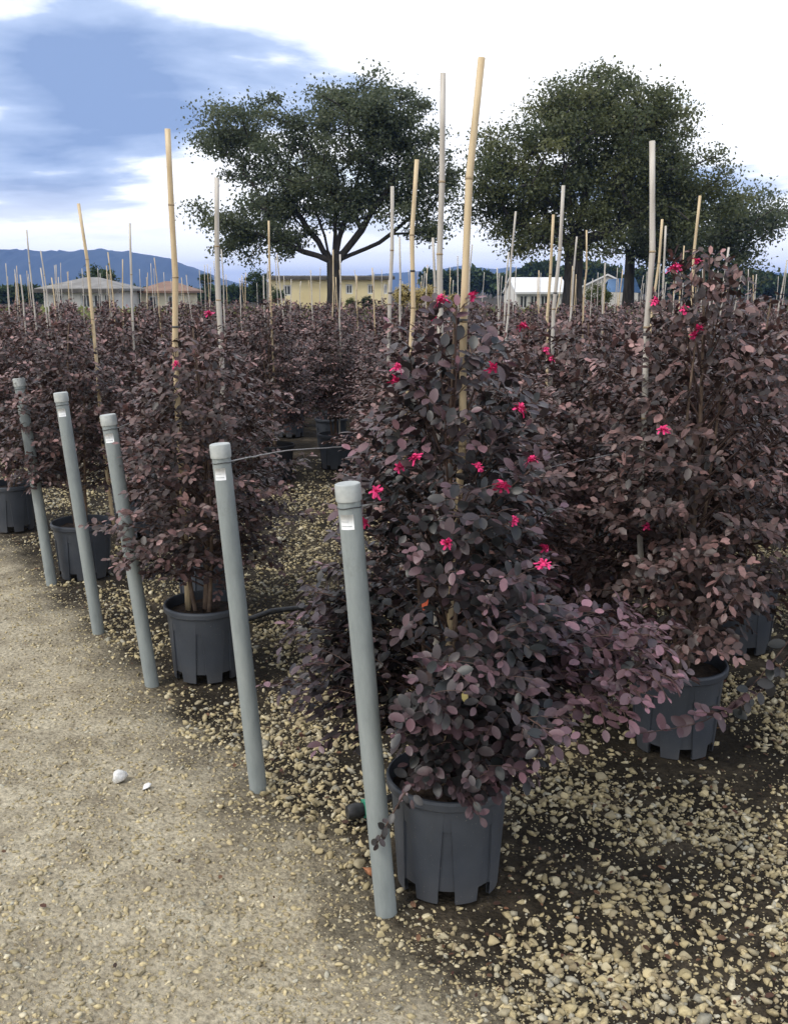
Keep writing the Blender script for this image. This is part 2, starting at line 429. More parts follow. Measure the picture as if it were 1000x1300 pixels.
def bez(p0, p1, p2, n):
    t = np.linspace(0, 1, n)[:, None]
    return (1 - t) ** 2 * p0 + 2 * t * (1 - t) * p1 + t * t * p2

def grow_shrub(seed, prof, z_lo, z_hi, n_br, leaf, soil_z, twig_step=0.045, extra=(), young=1.0, jit=0.35, fill=0.0):
    """prof: [(z, radius)], returns twig polylines, stem polylines, and leaf arrays"""
    r = np.random.default_rng(seed)
    pz, pr = np.array([p[0] for p in prof]), np.array([p[1] for p in prof])
    lines, P, A, Nn, S, tint = [], [], [], [], [], []
    stems = []
    top = np.array([r.normal(0, .02), r.normal(0, .02), z_hi - 0.03])
    for k in range(3):
        a = k * 2.1 + r.uniform(0, 1); rad = 0.035 if k else 0.0
        b = np.array([math.cos(a) * rad, math.sin(a) * rad, soil_z - 0.03])
        tp = top if k == 0 else np.array([math.cos(a) * 0.10, math.sin(a) * 0.10, soil_z + (z_hi - soil_z) * r.uniform(.55, .8)])
        L = bez(b, (b + tp) / 2 + np.append(r.normal(0, .03, 2), 0), tp, 9)
        stems.append((L, np.linspace(0.014 if k == 0 else 0.010, 0.003, 9)))
    jobs = []
    # branch ends spread over the surface, more of them where the shrub is wide
    zz = np.linspace(pz[0], pz[-1], 60); w = np.interp(zz, pz, pr) + 0.05
    cdf = np.cumsum(w); cdf /= cdf[-1]
    for k in range(n_br):
        ze = np.interp((k + r.uniform(0, 1)) / n_br, cdf, zz)
        az = k * 2.39996 + r.normal(0, 0.3)
        R = np.interp(ze, pz, pr) * r.uniform(0.78, 1.10) * (1 + 0.14 * math.sin(3 * az + seed) + 0.08 * math.sin(5 * az + 2 * ze * 7))
        jobs.append((az, ze, R))
    for e in extra: jobs.append(e)
    for az, ze, R in jobs:
        d = np.array([math.cos(az), math.sin(az), 0])
        rel = (ze - z_lo) / (z_hi - z_lo)
        zs = np.clip(ze - (0.16 + 0.12 * rel) + 0.30 * max(0, 0.35 - rel), soil_z + 0.07, z_hi - 0.05)
        st = stems[0][0]; kk = np.clip(np.interp(zs, st[:, 2], np.arange(9)), 0, 8); k0 = int(min(kk, 7)); fr = kk - k0
        p0 = st[k0] * (1 - fr) + st[k0 + 1] * fr
        pe = np.array([p0[0] * .3, p0[1] * .3, ze]) + d * R
        pm = (p0 + pe) / 2 + np.array([0, 0, 0.05 + 0.10 * R]) + d * 0.06
        L = bez(p0, pm, pe, 8)
        lines.append((L, np.linspace(0.0045, 0.0012, 8)))
        blen = np.sum(np.linalg.norm(np.diff(L, axis=0), axis=1))
        ntw = max(3, int(blen * (1 - 0.2) / twig_step))
        tw = [(L[5:], 1.0)]
        for q in range(ntw):
            s = 0.22 + 0.76 * (q + r.uniform(0, .9)) / ntw
            x = s * 7; i0 = int(min(x, 6)); b0 = L[i0] + (L[i0 + 1] - L[i0]) * (x - i0)
            tang = unit(L[i0 + 1] - L[i0])
            side = unit(np.cross(tang, [0, 0, 1.0])) * (1 if q % 2 else -1)
            tl = (0.05 + 0.11 * (1 - s)) * r.uniform(.7, 1.35) + 0.02
            dr = unit(side * r.uniform(.7, 1.1) + tang * r.uniform(.5, 1.0) + np.array([0, 0, r.normal(0.12, 0.35)]))
            e = b0 + dr * tl + np.array([0, 0, -0.25 * tl * r.uniform(0, 1)])
            tw.append((bez(b0, b0 + dr * tl * .5 + np.array([0, 0, .01]), e, 4), s))
            lines.append((tw[-1][0], np.linspace(0.0016, 0.0008, 4)))
        shoot = r.uniform(0, 1)
        for L2, s in tw:
            ln = np.sum(np.linalg.norm(np.diff(L2, axis=0), axis=1))
            nl = max(3, int(ln / (leaf * 0.36)))
            shoot2 = r.uniform(0, 1)
            for q in range(nl):
                t = (q + 0.6) / nl; x = t * (len(L2) - 1); i0 = int(min(x, len(L2) - 2))
                b0 = L2[i0] + (L2[i0 + 1] - L2[i0]) * (x - i0)
                tang = unit(L2[i0 + 1] - L2[i0])
                up = unit(np.array([0, 0, 1.0]) + 0.55 * d + r.normal(0, jit, 3))
                side = unit(np.cross(tang, up)) * (1 if q % 2 else -1)
                last = q == nl - 1
                a = tang if last else unit(side * r.uniform(.7, 1.2) + tang * r.uniform(.3, .9) + np.array([0, 0, r.normal(-0.15, 0.25)]))
                nn = unit(up - a * np.dot(up, a))
                P.append(b0 + r.normal(0, 0.003, 3)); A.append(a); Nn.append(nn)
                S.append(leaf * (r.uniform(.62, 1.12)) * (1 - 0.25 * (t > .85)))
                yg = max(0.0, (s - 0.45) / 0.55) * max(0, t - 0.2) * (1.5 if shoot2 > .62 else 0.45) * (0.5 + shoot) * young * (0.55 + 0.6 * np.clip(rel, 0, 1))
                tint.append((np.clip(r.beta(1.6, 2.0) + 0.12 * (shoot - .5), 0, 1), np.clip(yg * r.uniform(.5, 1.1), 0, .95), r.uniform()))
    return lines, stems, [np.array(q) for q in (P, A, Nn, S, tint)]

POT_H, POT_R, POT_B = 0.315, 0.170, 0.140
SOIL_Z = 0.27
def pot_mesh():
    """tapered nursery pot: rolled rim, recessed panels widening downward, open arches between the feet"""
    nb = 8
    zs = [0.0, 0.018, 0.037, 0.048, 0.07, 0.10, 0.14, 0.18, 0.22, 0.26, 0.279, 0.284]
    V, Fs = [], []
    def rad(z): return POT_B + (POT_R - 0.010 - POT_B) * (z / POT_H)
    def hw(z): return 0.070 + 0.150 * (1 - min(z, .28) / 0.28)
    def columns(z):
        h = hw(z); c = []
        for k in range(nb):
            for u, inn in [(-.5 + (.5 - h) * t, 0) for t in (0, .25, .5, .75, 1)] + [(-h + .012, 1), (-h * .4, 1), (h * .4, 1), (h - .012, 1)] + [(h + (.5 - h) * t, 0) for t in (0, .25, .5, .75)]:
                c.append((2 * math.pi * (k + .5 + u) / nb, inn))
        return c
    C0 = columns(0.0); n = len(C0)
    for z in zs:
        for th, inn in columns(z):
            rr = rad(z) - (0.0060 if inn and z < 0.275 else 0.0)
            V.append((rr * math.cos(th), rr * math.sin(th), z))
    def notch(q): return C0[q][1] or C0[(q + 1) % n][1]
    for k in range(len(zs) - 1):
        for q in range(n):
            if zs[k + 1] <= 0.0371 and notch(q): continue
            j = (q + 1) % n
            Fs.append([k * n + q, k * n + j, (k + 1) * n + j, (k + 1) * n + q])
    # inner wall of the feet and the raised base
    b = len(V)
    for z in (0.0, 0.041):
        for th, inn in columns(0.0):
            rr = rad(z) - 0.012; V.append((rr * math.cos(th), rr * math.sin(th), z))
    for q in range(n):
        j = (q + 1) % n
        if not notch(q):
            Fs.append([b + j, b + q, b + n + q, b + n + j]); Fs.append([q, b + q, b + j, j])
    Fs.append([b + n + q for q in reversed(range(n))])
    # rim
    prof = [(rad(.284), .284), (POT_R - .003, .2845), (POT_R + .001, .289), (POT_R + .002, .306), (POT_R - .001, .3135), (POT_R - .006, POT_H), (POT_R - .0095, .312), (POT_R - .011, .29), (POT_R - .016, .24), (POT_R - .018, .22)]
    b = len(V); n = 120
    for rr, z in prof:
        for q in range(n):
            th = 2 * math.pi * q / n; V.append((rr * math.cos(th), rr * math.sin(th), z))
    for k in range(len(prof) - 1):
        for q in range(n):
            j = (q + 1) % n; Fs.append([b + k * n + q, b + k * n + j, b + (k + 1) * n + j, b + (k + 1) * n + q])
    me = py_mesh('pot', V, Fs, M['pot'], True)
    me.set_sharp_from_angle(angle=math.radians(24))
    return me
def soil_mesh():
    r = np.random.default_rng(3); V, Fs = [], []
    nr, na = 9, 40
    V.append((0, 0, SOIL_Z + 0.012))
    for k in range(1, nr + 1):
        for q in range(na):
            a = 2 * math.pi * q / na; rr = (POT_R - 0.0135) * k / nr
            V.append((rr * math.cos(a), rr * math.sin(a), SOIL_Z + 0.012 * (1 - k / nr) + r.normal(0, .003)))
    for q in range(na): Fs.append([0, 1 + q, 1 + (q + 1) % na])
    for k in range(nr - 1):
        for q in range(na):
            j = (q + 1) % na; a = 1 + k * na
            Fs.append([a + q, a + na + q, a + na + j, a + j])
    return py_mesh('soil', V, Fs, M['soil'], True)
POT, SOIL = pot_mesh(), soil_mesh()
potd = POT.copy(); potd.materials.clear(); potd.materials.append(M['potdark']); POT_DARK = potd

def flower_mesh(seed):
    r = np.random.default_rng(seed); V, T = [], []
    for k in range(40):
        a = r.uniform(0, 6.283); el = r.uniform(-0.2, 1.4)
        d = np.array([math.cos(a) * math.cos(el), math.sin(a) * math.cos(el), math.sin(el)])
        s = unit(np.cross(d, [0.3, 0.2, 1.0])) * 0.0034; L = r.uniform(.010, .019)
        b0 = len(V); base = d * 0.003
        c1 = base + d * L * .55 + np.array([0, 0, .002]); c2 = base + d * L + np.array([0, 0, -0.004]) + r.normal(0, .002, 3)
        V += [base - s * .6, base + s * .6, c1 - s, c1 + s, c2 - s * .8, c2 + s * .8]
        T += [(b0, b0 + 1, b0 + 3, b0 + 2), (b0 + 2, b0 + 3, b0 + 5, b0 + 4)]
    return np_mesh('flower', np.array(V), np.array(T), None, True, M['petal'])
FLOWERS = [flower_mesh(k) for k in range(3)]

def shrub_parts(seed, prof, z_lo, z_hi, n_br, leaf, twig_step, tmpl, young=1.0, extra=(), prune=False):
    lines, stems, L = grow_shrub(seed, prof, z_lo, z_hi, n_br, leaf, SOIL_Z, twig_step, extra, young)
    if prune: lines = [(P_, R_) for P_, R_ in lines if not (P_[-1][1] + hero_xy[1] < 2.40 and P_[-1][0] + hero_xy[0] < 0.06)]
    tv, tq = tube_arrays(lines, 3); sv, sq = tube_arrays(stems, 7)
    return (np_mesh('twigs', tv, tq, None, True, M['twig']), np_mesh('stem', sv, sq, None, True, M['bark']), L)

# hero shrub -----------------------------------------------------------------------------------------------
HERO_PROF = [(0.40, .25), (.50, .33), (.60, .39), (.72, .40), (.85, .32), (1.0, .255), (1.2, .215), (1.35, .165), (1.5, .09), (1.57, .04)]
HERO_EXTRA = [(-0.62 + 0.085 * k, 0.62 + 0.035 * (k % 5), 0.50 + 0.045 * (k % 3)) for k in range(11)] + \
             [(-2.0 + 0.17 * k, 0.37 + 0.03 * (k % 3), 0.13 + 0.03 * (k % 4)) for k in range(12)] + [(2.35 + 0.075 * k, 0.50 + 0.07 * (k % 5), 0.36 + 0.05 * (k % 3)) for k in range(13)]
hero = empty('potted_shrub', (hero_xy[0], hero_xy[1], 0.0))
tag(hero, 'large purple-leaved potted shrub with pink flowers, nearest of all, right beside a grey post', 'potted shrub', 'potted purple-leaved shrubs')
link('pot', POT, hero).rotation_euler.z = math.radians(18); link('soil', SOIL, hero)
tw, stm, HL = shrub_parts(11, HERO_PROF, 0.40, 1.58, 118, 0.040, 0.034, LEAF_F, 0.9, HERO_EXTRA, True)
link('twigs', tw, hero); link('stem', stm, hero)
HP, HA, HN, HS, HT = HL
# the shoots do not pass the post that stands in front on the left: its side of the plant is pruned back
_wx, _wy = HP[:, 0] + hero_xy[0], HP[:, 1] + hero_xy[1]
_cut = (_wy < 2.39) & (_wx < 0.045 + 0.04 * np.sin(HP[:, 2] * 30)) & (_wx > -0.40)
_keep = ~_cut | ((HP[:, 2] > 0.50) & (HP[:, 2] < 0.60) & (_wx > 0.0))
HP, HA, HN, HS, HT = HP[_keep], HA[_keep], HN[_keep], HS[_keep], HT[_keep]
_tip = HP[:, 0] > 0.26
HT[_tip, 1] = np.clip(HT[_tip, 1] + np.random.default_rng(4).uniform(0, .42, _tip.sum()), 0, .95)      # fresh growth on the long side shoots
wpos = HP + np.append(hero_xy, 0.0) + HA * HS[:, None] * .5
hx, hy, hd = project(wpos)
cells = {}
for q in np.argsort(hd):
    c = (int(hx[q] // 11), int(hy[q] // 11))
    if c not in cells: cells[c] = q
front = np.array(list(cells.values()))
facing = np.abs(np.sum(unit(wpos - np.array([0, 0, CAMH])) * HN, axis=1))
score = facing[front] * HS[front] / hd[front]
pick = front[np.argsort(-score)][:292]
mask = np.ones(len(HP), bool); mask[pick] = False
fo = link('foliage', leaves_mesh('foliage', HP[mask], HA[mask], HN[mask], HS[mask], HT[mask], LEAF_F, M['leaf']), hero)
tag(fo, kind='stuff')
tints = [(a, g, 0.5) for a in (0.1, 0.35, 0.6, 0.9) for g in (0.0, 0.25, 0.55, 0.85)]
LEAFDATA = []
for a, g, c in tints:
    LEAFDATA.append(np_mesh('leaf', LEAF_F[0], LEAF_F[1], np.tile((a, g, c), (len(LEAF_F[0]), 1)), True, M['leaf']))
TARR = np.array(tints)[:, :2]
def leaf_object(P, A, Nn, S, T, parent, mat=None):
    k = int(np.argmin(np.sum((TARR - np.asarray(T)[:2]) ** 2, axis=1)))
    me = LEAFDATA[k]
    if mat:
        me = me.copy(); me.materials.clear(); me.materials.append(mat)
    A = unit(A); X_ = unit(np.cross(A, Nn)); Z_ = np.cross(X_, A)
    o = link('leaf', me, parent)
    m = np.eye(4); m[:3, 0] = X_ * S; m[:3, 1] = A * S; m[:3, 2] = Z_ * S; m[:3, 3] = P
    o.matrix_local = Matrix(m.tolist())
    return o
special = [((546, 775), 'oldleaf', 'orange-red dying leaf'), ((580, 884), 'yellowleaf', 'yellowed leaf')]
done = set()
for (sx, sy), mt, lb in special:
    q = pick[np.argmin((hx[pick] - sx) ** 2 + (hy[pick] - sy) ** 2)]; done.add(q)
    o = leaf_object(HP[q], HA[q], HN[q], HS[q] * .8, HT[q], hero, M[mt]); o['label'] = lb
for q in pick:
    if q not in done: leaf_object(HP[q], HA[q], HN[q], HS[q], HT[q], hero)
def add_flowers(root, pts, P, base_xy, sc=1.0, k0=0):
    W = P + np.array([base_xy[0], base_xy[1], 0]); fx, fy, fd = project(W)
    for k, (px, py) in enumerate(pts):
        dd = np.hypot(fx - px, fy - py)
        near = np.where(dd < 16)[0]
        q = near[np.argmin(fd[near])] if len(near) else int(np.argmin(dd))
        o = link('flower', FLOWERS[(k + k0) % 3], root)
        tc_ = unit(np.array([0, 0, CAMH]) - W[q])
        o.location = P[q] + tc_ * 0.018 + np.array([0, 0, .006]); s = sc * random.uniform(.8, 1.15)
        o.scale = (s, s, s); o.rotation_euler = (random.uniform(0.2, 1.0), random.uniform(-.5, .5), random.uniform(0, 6))
add_flowers(hero, [(502, 487), (510, 501), (620, 603), (560, 697), (463, 655), (642, 632), (668, 667), (684, 697), (680, 733), (677, 605),
                   (523, 597), (505, 606), (664, 530), (628, 465), (593, 372), (557, 384), (470, 630)], HP, hero_xy, 1.0)

# shrub variants for the rest ---------------------------------------------------------------------------------
PA = [(0.43, .25), (.55, .36), (.75, .40), (.90, .38), (1.05, .34), (1.2, .28), (1.35, .19), (1.48, .07)]
PB = [(0.48, .30), (.60, .40), (.80, .42), (1.0, .37), (1.2, .27), (1.38, .16), (1.52, .05)]
PC = [(0.52, .30), (.70, .38), (.90, .40), (1.1, .36), (1.25, .30), (1.38, .20), (1.45, .10)]
VARS = []
PD = [(0.36, .30), (.45, .38), (.60, .42), (.80, .40), (1.0, .35), (1.2, .27), (1.38, .16), (1.50, .05)]
for sd_, pf in ((21, PA), (22, PB), (23, PC), (24, PA), (25, PD)):
    tw_, st_, L_ = shrub_parts(sd_, pf, pf[0][0], pf[-1][0], 112 if sd_ == 25 else 88, 0.038, 0.040, LEAF_C, 1.0)
    VARS.append((tw_, st_, leaves_mesh('foliage', *L_[:5], LEAF_C, M['leaf_field']), L_))
FARV = []
for sd_, pf in ((31, PB), (32, PC), (33, PA)):
    tw_, st_, L_ = shrub_parts(sd_, pf, pf[0][0], pf[-1][0], 60, 0.058, 0.075, LEAF_C, 1.15)
    FARV.append((tw_, st_, leaves_mesh('foliage', *L_[:5], LEAF_C, M['leaf_field']), L_))

for sd_, pf in ((41, PB), (42, PC)):
    tw_, st_, L_ = shrub_parts(sd_, pf, pf[0][0], pf[-1][0], 40, 0.078, 0.10, LEAF_C, 1.2)
    FARV.append((tw_, st_, leaves_mesh('foliage', *L_[:5], LEAF_C, M['leaf_field']), L_))

def place_shrub(x, y, var, sc, rz, label, group='potted purple-leaved shrubs', far=False, pot=None, flowers=()):
    root = empty('potted_shrub', (x, y, 0.0), rz)
    tag(root, label, 'potted shrub', group)
    tw_, st_, fl_, L_ = (FARV if far else VARS)[var]
    link('pot', pot or POT, root); link('soil', SOIL, root)
    for nm, me in (('twigs', tw_), ('stem', st_), ('foliage', fl_)):
        o = link(nm, me, root); o.scale = (1, 1, sc) if not far else (sc, sc, sc)
    for k, (px, py) in enumerate(flowers):
        c, s = math.cos(rz), math.sin(rz)
        P = L_[0] * np.array([1, 1, sc]); W = np.stack([c * P[:, 0] - s * P[:, 1] + x, s * P[:, 0] + c * P[:, 1] + y, P[:, 2]], -1)
        fx, fy, fd = project(W); dd = np.hypot(fx - px, fy - py); near = np.where(dd < 14)[0]
        q = near[np.argmin(fd[near])] if len(near) else int(np.argmin(dd))
        o = link('flower', FLOWERS[k % 3], root); o.location = P[q] + np.array([0, 0, .015]); o.scale = (1.1, 1.1, 1.1)
        o.rotation_euler = (random.uniform(0, 1), 0, random.uniform(0, 6))
    return root

def stake(p0, p1, w, tan, label, group='bamboo stakes', segs=None, bend=0.0, tie=0.0):
    """bamboo cane from p0 (in the pot) to p1 (top), w = diameter"""
    p0, p1 = np.array(p0, float), np.array(p1, float)
    L = np.linalg.norm(p1 - p0); root = empty('bamboo_stake', tuple(p0)); tag(root, label, 'stake', group)
    n = max(3, int(L / 0.27)) if segs is None else segs
    r = np.random.default_rng(int(abs(p0[0] * 1000) + abs(p0[1]) * 777))
    pts, rad = [], []
    kn = np.sort(np.clip(np.linspace(0, 1, n + 1)[1:-1] + r.normal(0, .015, n - 1), 0.02, .98))
    d = p1 - p0; side = unit(np.cross(d, [0.2, 1, 0.1])); off = r.normal(0, .005, n + 1)
    ks = np.concatenate([[0], kn, [1]])
    def pos(t): return d * t + side * (np.interp(t, ks, off) + bend * math.sin(math.pi * t))
    for k in range(len(ks) - 1):
        t0, t1 = ks[k], ks[k + 1]
        for t in (t0 + .001, (t0 + t1) / 2, t1 - .001):
            pts.append(pos(t)); rad.append(w / 2 * (1.06 - 0.22 * t) * (0.97 if t not in (t0 + .001, t1 - .001) else 1.03))
    MB().tube(pts, rad, 9).build('cane', M['bamboo'] if tan else M['bamboo_grey'], root, True)
    if w > 0.010:
        for t in kn:
            c = pos(t); rr = w / 2 * (1.06 - 0.22 * t); u = d / L * 0.0035
            MB().tube([c - u, c - u * .3, c + u * .3, c + u], [rr * 1.04, rr * 1.16, rr * 1.16, rr * 1.04], 9).build('node_ring', M['node'], root, True)
    if tie:
        t = (tie - p0[2]) / d[2]; c = pos(t); rr = w / 2 * (1.06 - 0.22 * t) + .0015; u = d / L * 0.004
        MB().tube([c - u, c - u * .9, c + u * .9, c + u], [rr * .9, rr, rr, rr * .9], 9).build('tie', M['darkwire'], root, True)
    return root
def stake_px(top, bot, d, w, tan, label, bend=0.0, foot=None):
    t = at_dist(*top, d); b = at_dist(*bot, d)
    k = (t[2] - SOIL_Z) / (t[2] - b[2]); f = t + (b - t) * k
    if foot is not None: f = np.array([foot[0] + np.clip(f[0] - foot[0], -.11, .11), foot[1] - 0.04, SOIL_Z])
    return stake(f, t, w, tan, label, bend=bend, tie=at_dist(bot[0], bot[1] - 28, d)[2] if w > .02 else 0.0)

# listed shrubs and their stakes (x, y, variant, vertical scale, rotation, label, flowers)
SH = [
 (-0.80, 3.98, 0, 1.00, 0.4, 'purple-leaved potted shrub in grey pot between the second and third grey posts', [(225, 475), (262, 400)]),
 (1.01, 3.30, 4, 1.16, 2.0, 'tall purple-leaved potted shrub at the right edge, pot on pebbles', [(865, 437), (878, 420), (858, 395), (830, 388), (880, 350), (855, 335), (838, 350), (812, 680), (832, 545)]),
 (-1.78, 5.47, 2, 1.00, 1.0, 'purple-leaved potted shrub at the far left, behind the leftmost post', []),
 (-0.95, 4.85, 3, 0.95, 2.6, 'purple-leaved potted shrub directly behind the one between the grey posts', []),
 (0.26, 3.40, 2, 1.02, 4.0, 'purple-leaved potted shrub directly behind the nearest large shrub', [(657, 408), (557, 384), (693, 456)]),
 (0.20, 4.30, 0, 1.00, 5.0, 'purple-leaved potted shrub third in line behind the nearest large shrub', []),
 (0.80, 4.10, 4, 1.00, 3.3, 'purple-leaved potted shrub between the nearest shrub and the tall right one, set back', [(690, 455)]),
 (1.58, 4.30, 1, 1.05, 1.3, 'purple-leaved potted shrub behind the tall shrub at the right edge', []),
 (0.10, 5.25, 1, 0.97, 0.9, 'purple-leaved potted shrub right of the gravel gap, fourth in line', []),
 (0.85, 5.20, 2, 1.00, 5.5, 'purple-leaved potted shrub with a grey leaning stake before the right tree trunk', []),
 (-2.62, 6.60, 0, 1.00, 2.2, 'purple-leaved potted shrub at the far left of the row edge', []),
 (-1.72, 6.45, 3, 1.00, 3.1, 'purple-leaved potted shrub behind the bent thin stake at left', []),
 (-1.02, 8.35, 1, 1.00, 0.2, 'purple-leaved potted shrub in dark pot at the end of the gravel gap', []),
 (1.50, 5.15, 3, 1.05, 4.4, 'purple-leaved potted shrub with a tan stake near the right frame edge', []),
 (2.05, 3.65, 2, 1.05, 0.6, 'purple-leaved potted shrub beyond the tall one at the far right', []),
]
shrub_xy = [tuple(hero_xy)]
for k, (x, y, v, sc, rz, lb, fl) in enumerate(SH):
    place_shrub(x, y, v, sc, rz, lb, flowers=fl, pot=POT_DARK if k == 12 else None); shrub_xy.append((x, y))
STK = [
 ((609, 72), (591, 435), 2.47, .0205, True, 'tall tan bamboo stake rising out of the nearest shrub', 0, hero_xy),
 ((212, 163), (225, 443), 3.98, .0260, True, 'thick tan bamboo stake in the shrub between the grey posts', 0, (-.80, 3.98)),
 ((275, 225), (282, 480), 4.85, .0270, False, 'weathered grey bamboo stake right beside the thick tan one at left', 0, (-.84, 4.85)),
 ((101, 258), (123, 475), 5.47, .0200, True, 'leaning bamboo stake at the left edge above the leftmost post', 0, (-1.78, 5.47)),
 ((560, 92), (557, 417), 3.38, .0220, False, 'tall weathered grey bamboo stake just left of the tallest tan stake', 0, (.15, 3.38)),
 ((529, 202), (523, 372), 4.25, .0215, True, 'tan bamboo stake in front of the gap between the two trees', 0, (.10, 4.25)),
 ((498, 236), (494, 400), 5.22, .0215, False, 'weathered grey bamboo stake left of the short tan one at centre', 0, (-.02, 5.22)),
 ((716, 235), (704, 400), 5.20, .0215, False, 'leaning grey bamboo stake in front of the right tree trunk', 0, (.85, 5.20)),
 ((831, 178), (820, 465), 3.30, .0215, False, 'thick pale bamboo stake in the tall shrub at the right', 0, (.98, 3.30)),
 ((702, 272), (697, 402), 6.20, .0200, True, 'short tan bamboo stake just left of the leaning grey one', 0, None),
 ((886, 248), (881, 330), 5.15, .0165, True, 'thin tan bamboo stake near the right frame edge', 0, (1.50, 5.15)),
 ((841, 278), (832, 360), 6.90, .0200, True, 'short tan bamboo stake right of the thick pale one', 0, None),
 ((653, 268), (645, 395), 6.50, .0150, False, 'thin grey bamboo stake left of the white shed', 0, None),
 ((341, 280), (345, 438), 8.35, .0190, True, 'thin tan bamboo stake left of the left tree trunk', 0, (-1.02, 8.35)),
 ((165, 283), (178, 458), 6.45, .0160, False, 'thin bent grey stake between the left house and the thick tan stake', 0.03, (-1.72, 6.45)),
 ((731, 300), (724, 390), 9.00, .0190, False, 'thin grey stake right of the leaning one before the right trunk', 0, None),
]
for top, bot, d, w, tn, lb, bend, foot in STK:
    stake_px(top, bot, d, w, tn, lb, bend, None)

# fillers
def blocked(x, y, dmin):
    return any((x - a) ** 2 + (y - b) ** 2 < dmin * dmin for a, b in shrub_xy)
r = np.random.default_rng(99)
fill = []
for gy_ in np.arange(3.4, 27, 0.95):
    for gx_ in np.arange(-13, 13, 0.95):
        x = gx_ + r.normal(0, .12) - 0.30 * (gy_ - 3.4) % 0.95; y = gy_ + r.normal(0, .12)
        if abs(x) > 0.40 * y + 0.9: continue
        if edge_s(x, y) > -0.30: continue
        if y < 6 and x < 1.2: continue
        if 4.3 < y < 8.2 and abs(x + 0.084 * y) < 0.50: continue
        if blocked(x, y, 0.72): continue
        fill.append((x, y)); shrub_xy.append((x, y))
for x, y in fill:
    far = y > 9.0
    px = float(project((x, y, 1.4))[0])
    mark = [m_ for lim, m_ in ((200, 'below the small white house at left'), (320, 'below the blue mountain at left'), (440, 'below the left oak'), (600, 'below the gap between the oaks'), (700, 'below the white shed'), (820, 'below the right oak trunk'), (9999, 'at the right edge')) if px < lim][0]
    lb = ('purple-leaved potted shrub crowded in the distant rows ' if y > 13 else 'purple-leaved potted shrub in the middle rows ' if y > 8 else 'purple-leaved potted shrub in the second block of rows ') + mark
    gp = 'shrubs in the distant mass' if y > 13 else 'shrubs in the middle rows' if y > 8 else 'shrubs in the second block'
    place_shrub(x, y, int(3 + r.integers(2)) if y > 15 else int(r.integers(3)) if far else int(r.integers(4)), r.uniform(.86, .95) if far else r.uniform(.90, .98), r.uniform(0, 6.28), lb, gp, far)
    if r.uniform() < (0.55 if y > 8 else 0.4):
        h = r.uniform(1.75, 2.12); w = r.uniform(.013, .019)
        stake((x + r.normal(0, .04), y + r.normal(0, .04), SOIL_Z), (x + r.normal(0, .05), y + r.normal(0, .05), h), w, r.uniform() < .35,
              ('thin bamboo stake rising from the distant shrubs ' if y > 9 else 'thin bamboo stake rising from the middle rows ') + mark, 'thin stakes in the distance' if y > 9 else 'thin stakes in the middle rows', segs=6)

# ---------------------------------------------------------------- posts
def post(base_px, top_px, label, sticker=True, prad=0.0285):
    b = at_ground(*base_px); b[2] = -0.06; g = at_ground(*base_px); d = g[1] + 0.02
    t = at_dist(top_px[0], top_px[1], d)
    ax = unit(t - g); L = np.linalg.norm(t - g)
    root = empty('support_post', tuple(g)); tag(root, label, 'post', 'grey support posts along the row edge')
    q = Vector(ax).to_track_quat('Z', 'Y'); root.rotation_mode = 'QUATERNION'
    root.rotation_quaternion = q
    R = prad
    MB().lathe([(R, -0.05), (R, 0.3), (R, 0.6), (R, L - 0.03)], 32, cap_bot=False).build('pipe', M['post'], root, True).data.set_sharp_from_angle(angle=0.6)
    MB().lathe([(R + .0008, L - .044), (R + .0028, L - .043), (R + .0036, L - .040), (R + .0036, L - .006), (R + .0026, L - .002), (R - .001, L), (R - .006, L - .0012), (0.001, L - .0018)], 32, cap_bot=False).build('cap', M['cap'], root, True).data.set_sharp_from_angle(angle=0.7)
    z = L - 0.058
    pts = [((R + .0012) * math.cos(a), (R + .0012) * math.sin(a), z + .0012 * math.sin(3 * a)) for a in np.linspace(0, 2 * math.pi, 25)]
    MB().tube(pts, [0.0014] * 25, 5).build('wire_band', M['darkwire'], root, True)
    if sticker:
        # label turned towards the path; angle measured in the post's own frame
        toC = Vector((-g[0] - 0.10, -g[1], 0)); loc = q.inverted() @ toC; a0 = math.atan2(loc.y, loc.x) - 0.28
        z0, z1 = L - 0.110, L - 0.073; half = 0.62
        def patch(a_lo, a_hi, za, zb, off, th):
            V, Fs, n = [], [], 10
            for rr in (R + off, R + off + th):
                for zz in (za, zb):
                    for k in range(n + 1):
                        a = a_lo + (a_hi - a_lo) * k / n; V.append((rr * math.cos(a), rr * math.sin(a), zz))
            m = n + 1
            for k in range(n):
                Fs += [[2 * m + k, 2 * m + k + 1, 3 * m + k + 1, 3 * m + k], [k + 1, k, m + k, m + k + 1], [m + k, 3 * m + k, 3 * m + k + 1, m + k + 1][::-1], [k, k + 1, 2 * m + k + 1, 2 * m + k][::-1]]
            Fs += [[0, 2 * m, 3 * m, m][::-1], [n, m + n, 3 * m + n, 2 * m + n][::-1]]
            return V, Fs
        Vv, Ff = patch(a0 - half, a0 + half, z0, z1, .0002, .0004)
        s = link('paper_label', py_mesh('paper_label', Vv, Ff, M['sticker'], True), root)
        mb = MB()
        for k, (w0, w1) in enumerate(((-.8, .7), (-.8, .3))):
            Vv, Ff = patch(a0 + w0 * half, a0 + w1 * half, z0 + .008 + .011 * k, z0 + .0098 + .011 * k, .0007, .0003)
            b0 = len(mb.V); mb.V += Vv; mb.F += [[b0 + i for i in f] for f in Ff]
        mb.build('printed_line', M['ink'], s)
    return g, t
pA = post((490, 1156), (441, 613), 'nearest grey pipe post, standing against the front pot')
pB = post((328, 1001), (279, 563), 'grey pipe post second from the front, between two pots')
pC = post((193, 868), (137, 526), 'grey pipe post third from the front, left of the second pot')
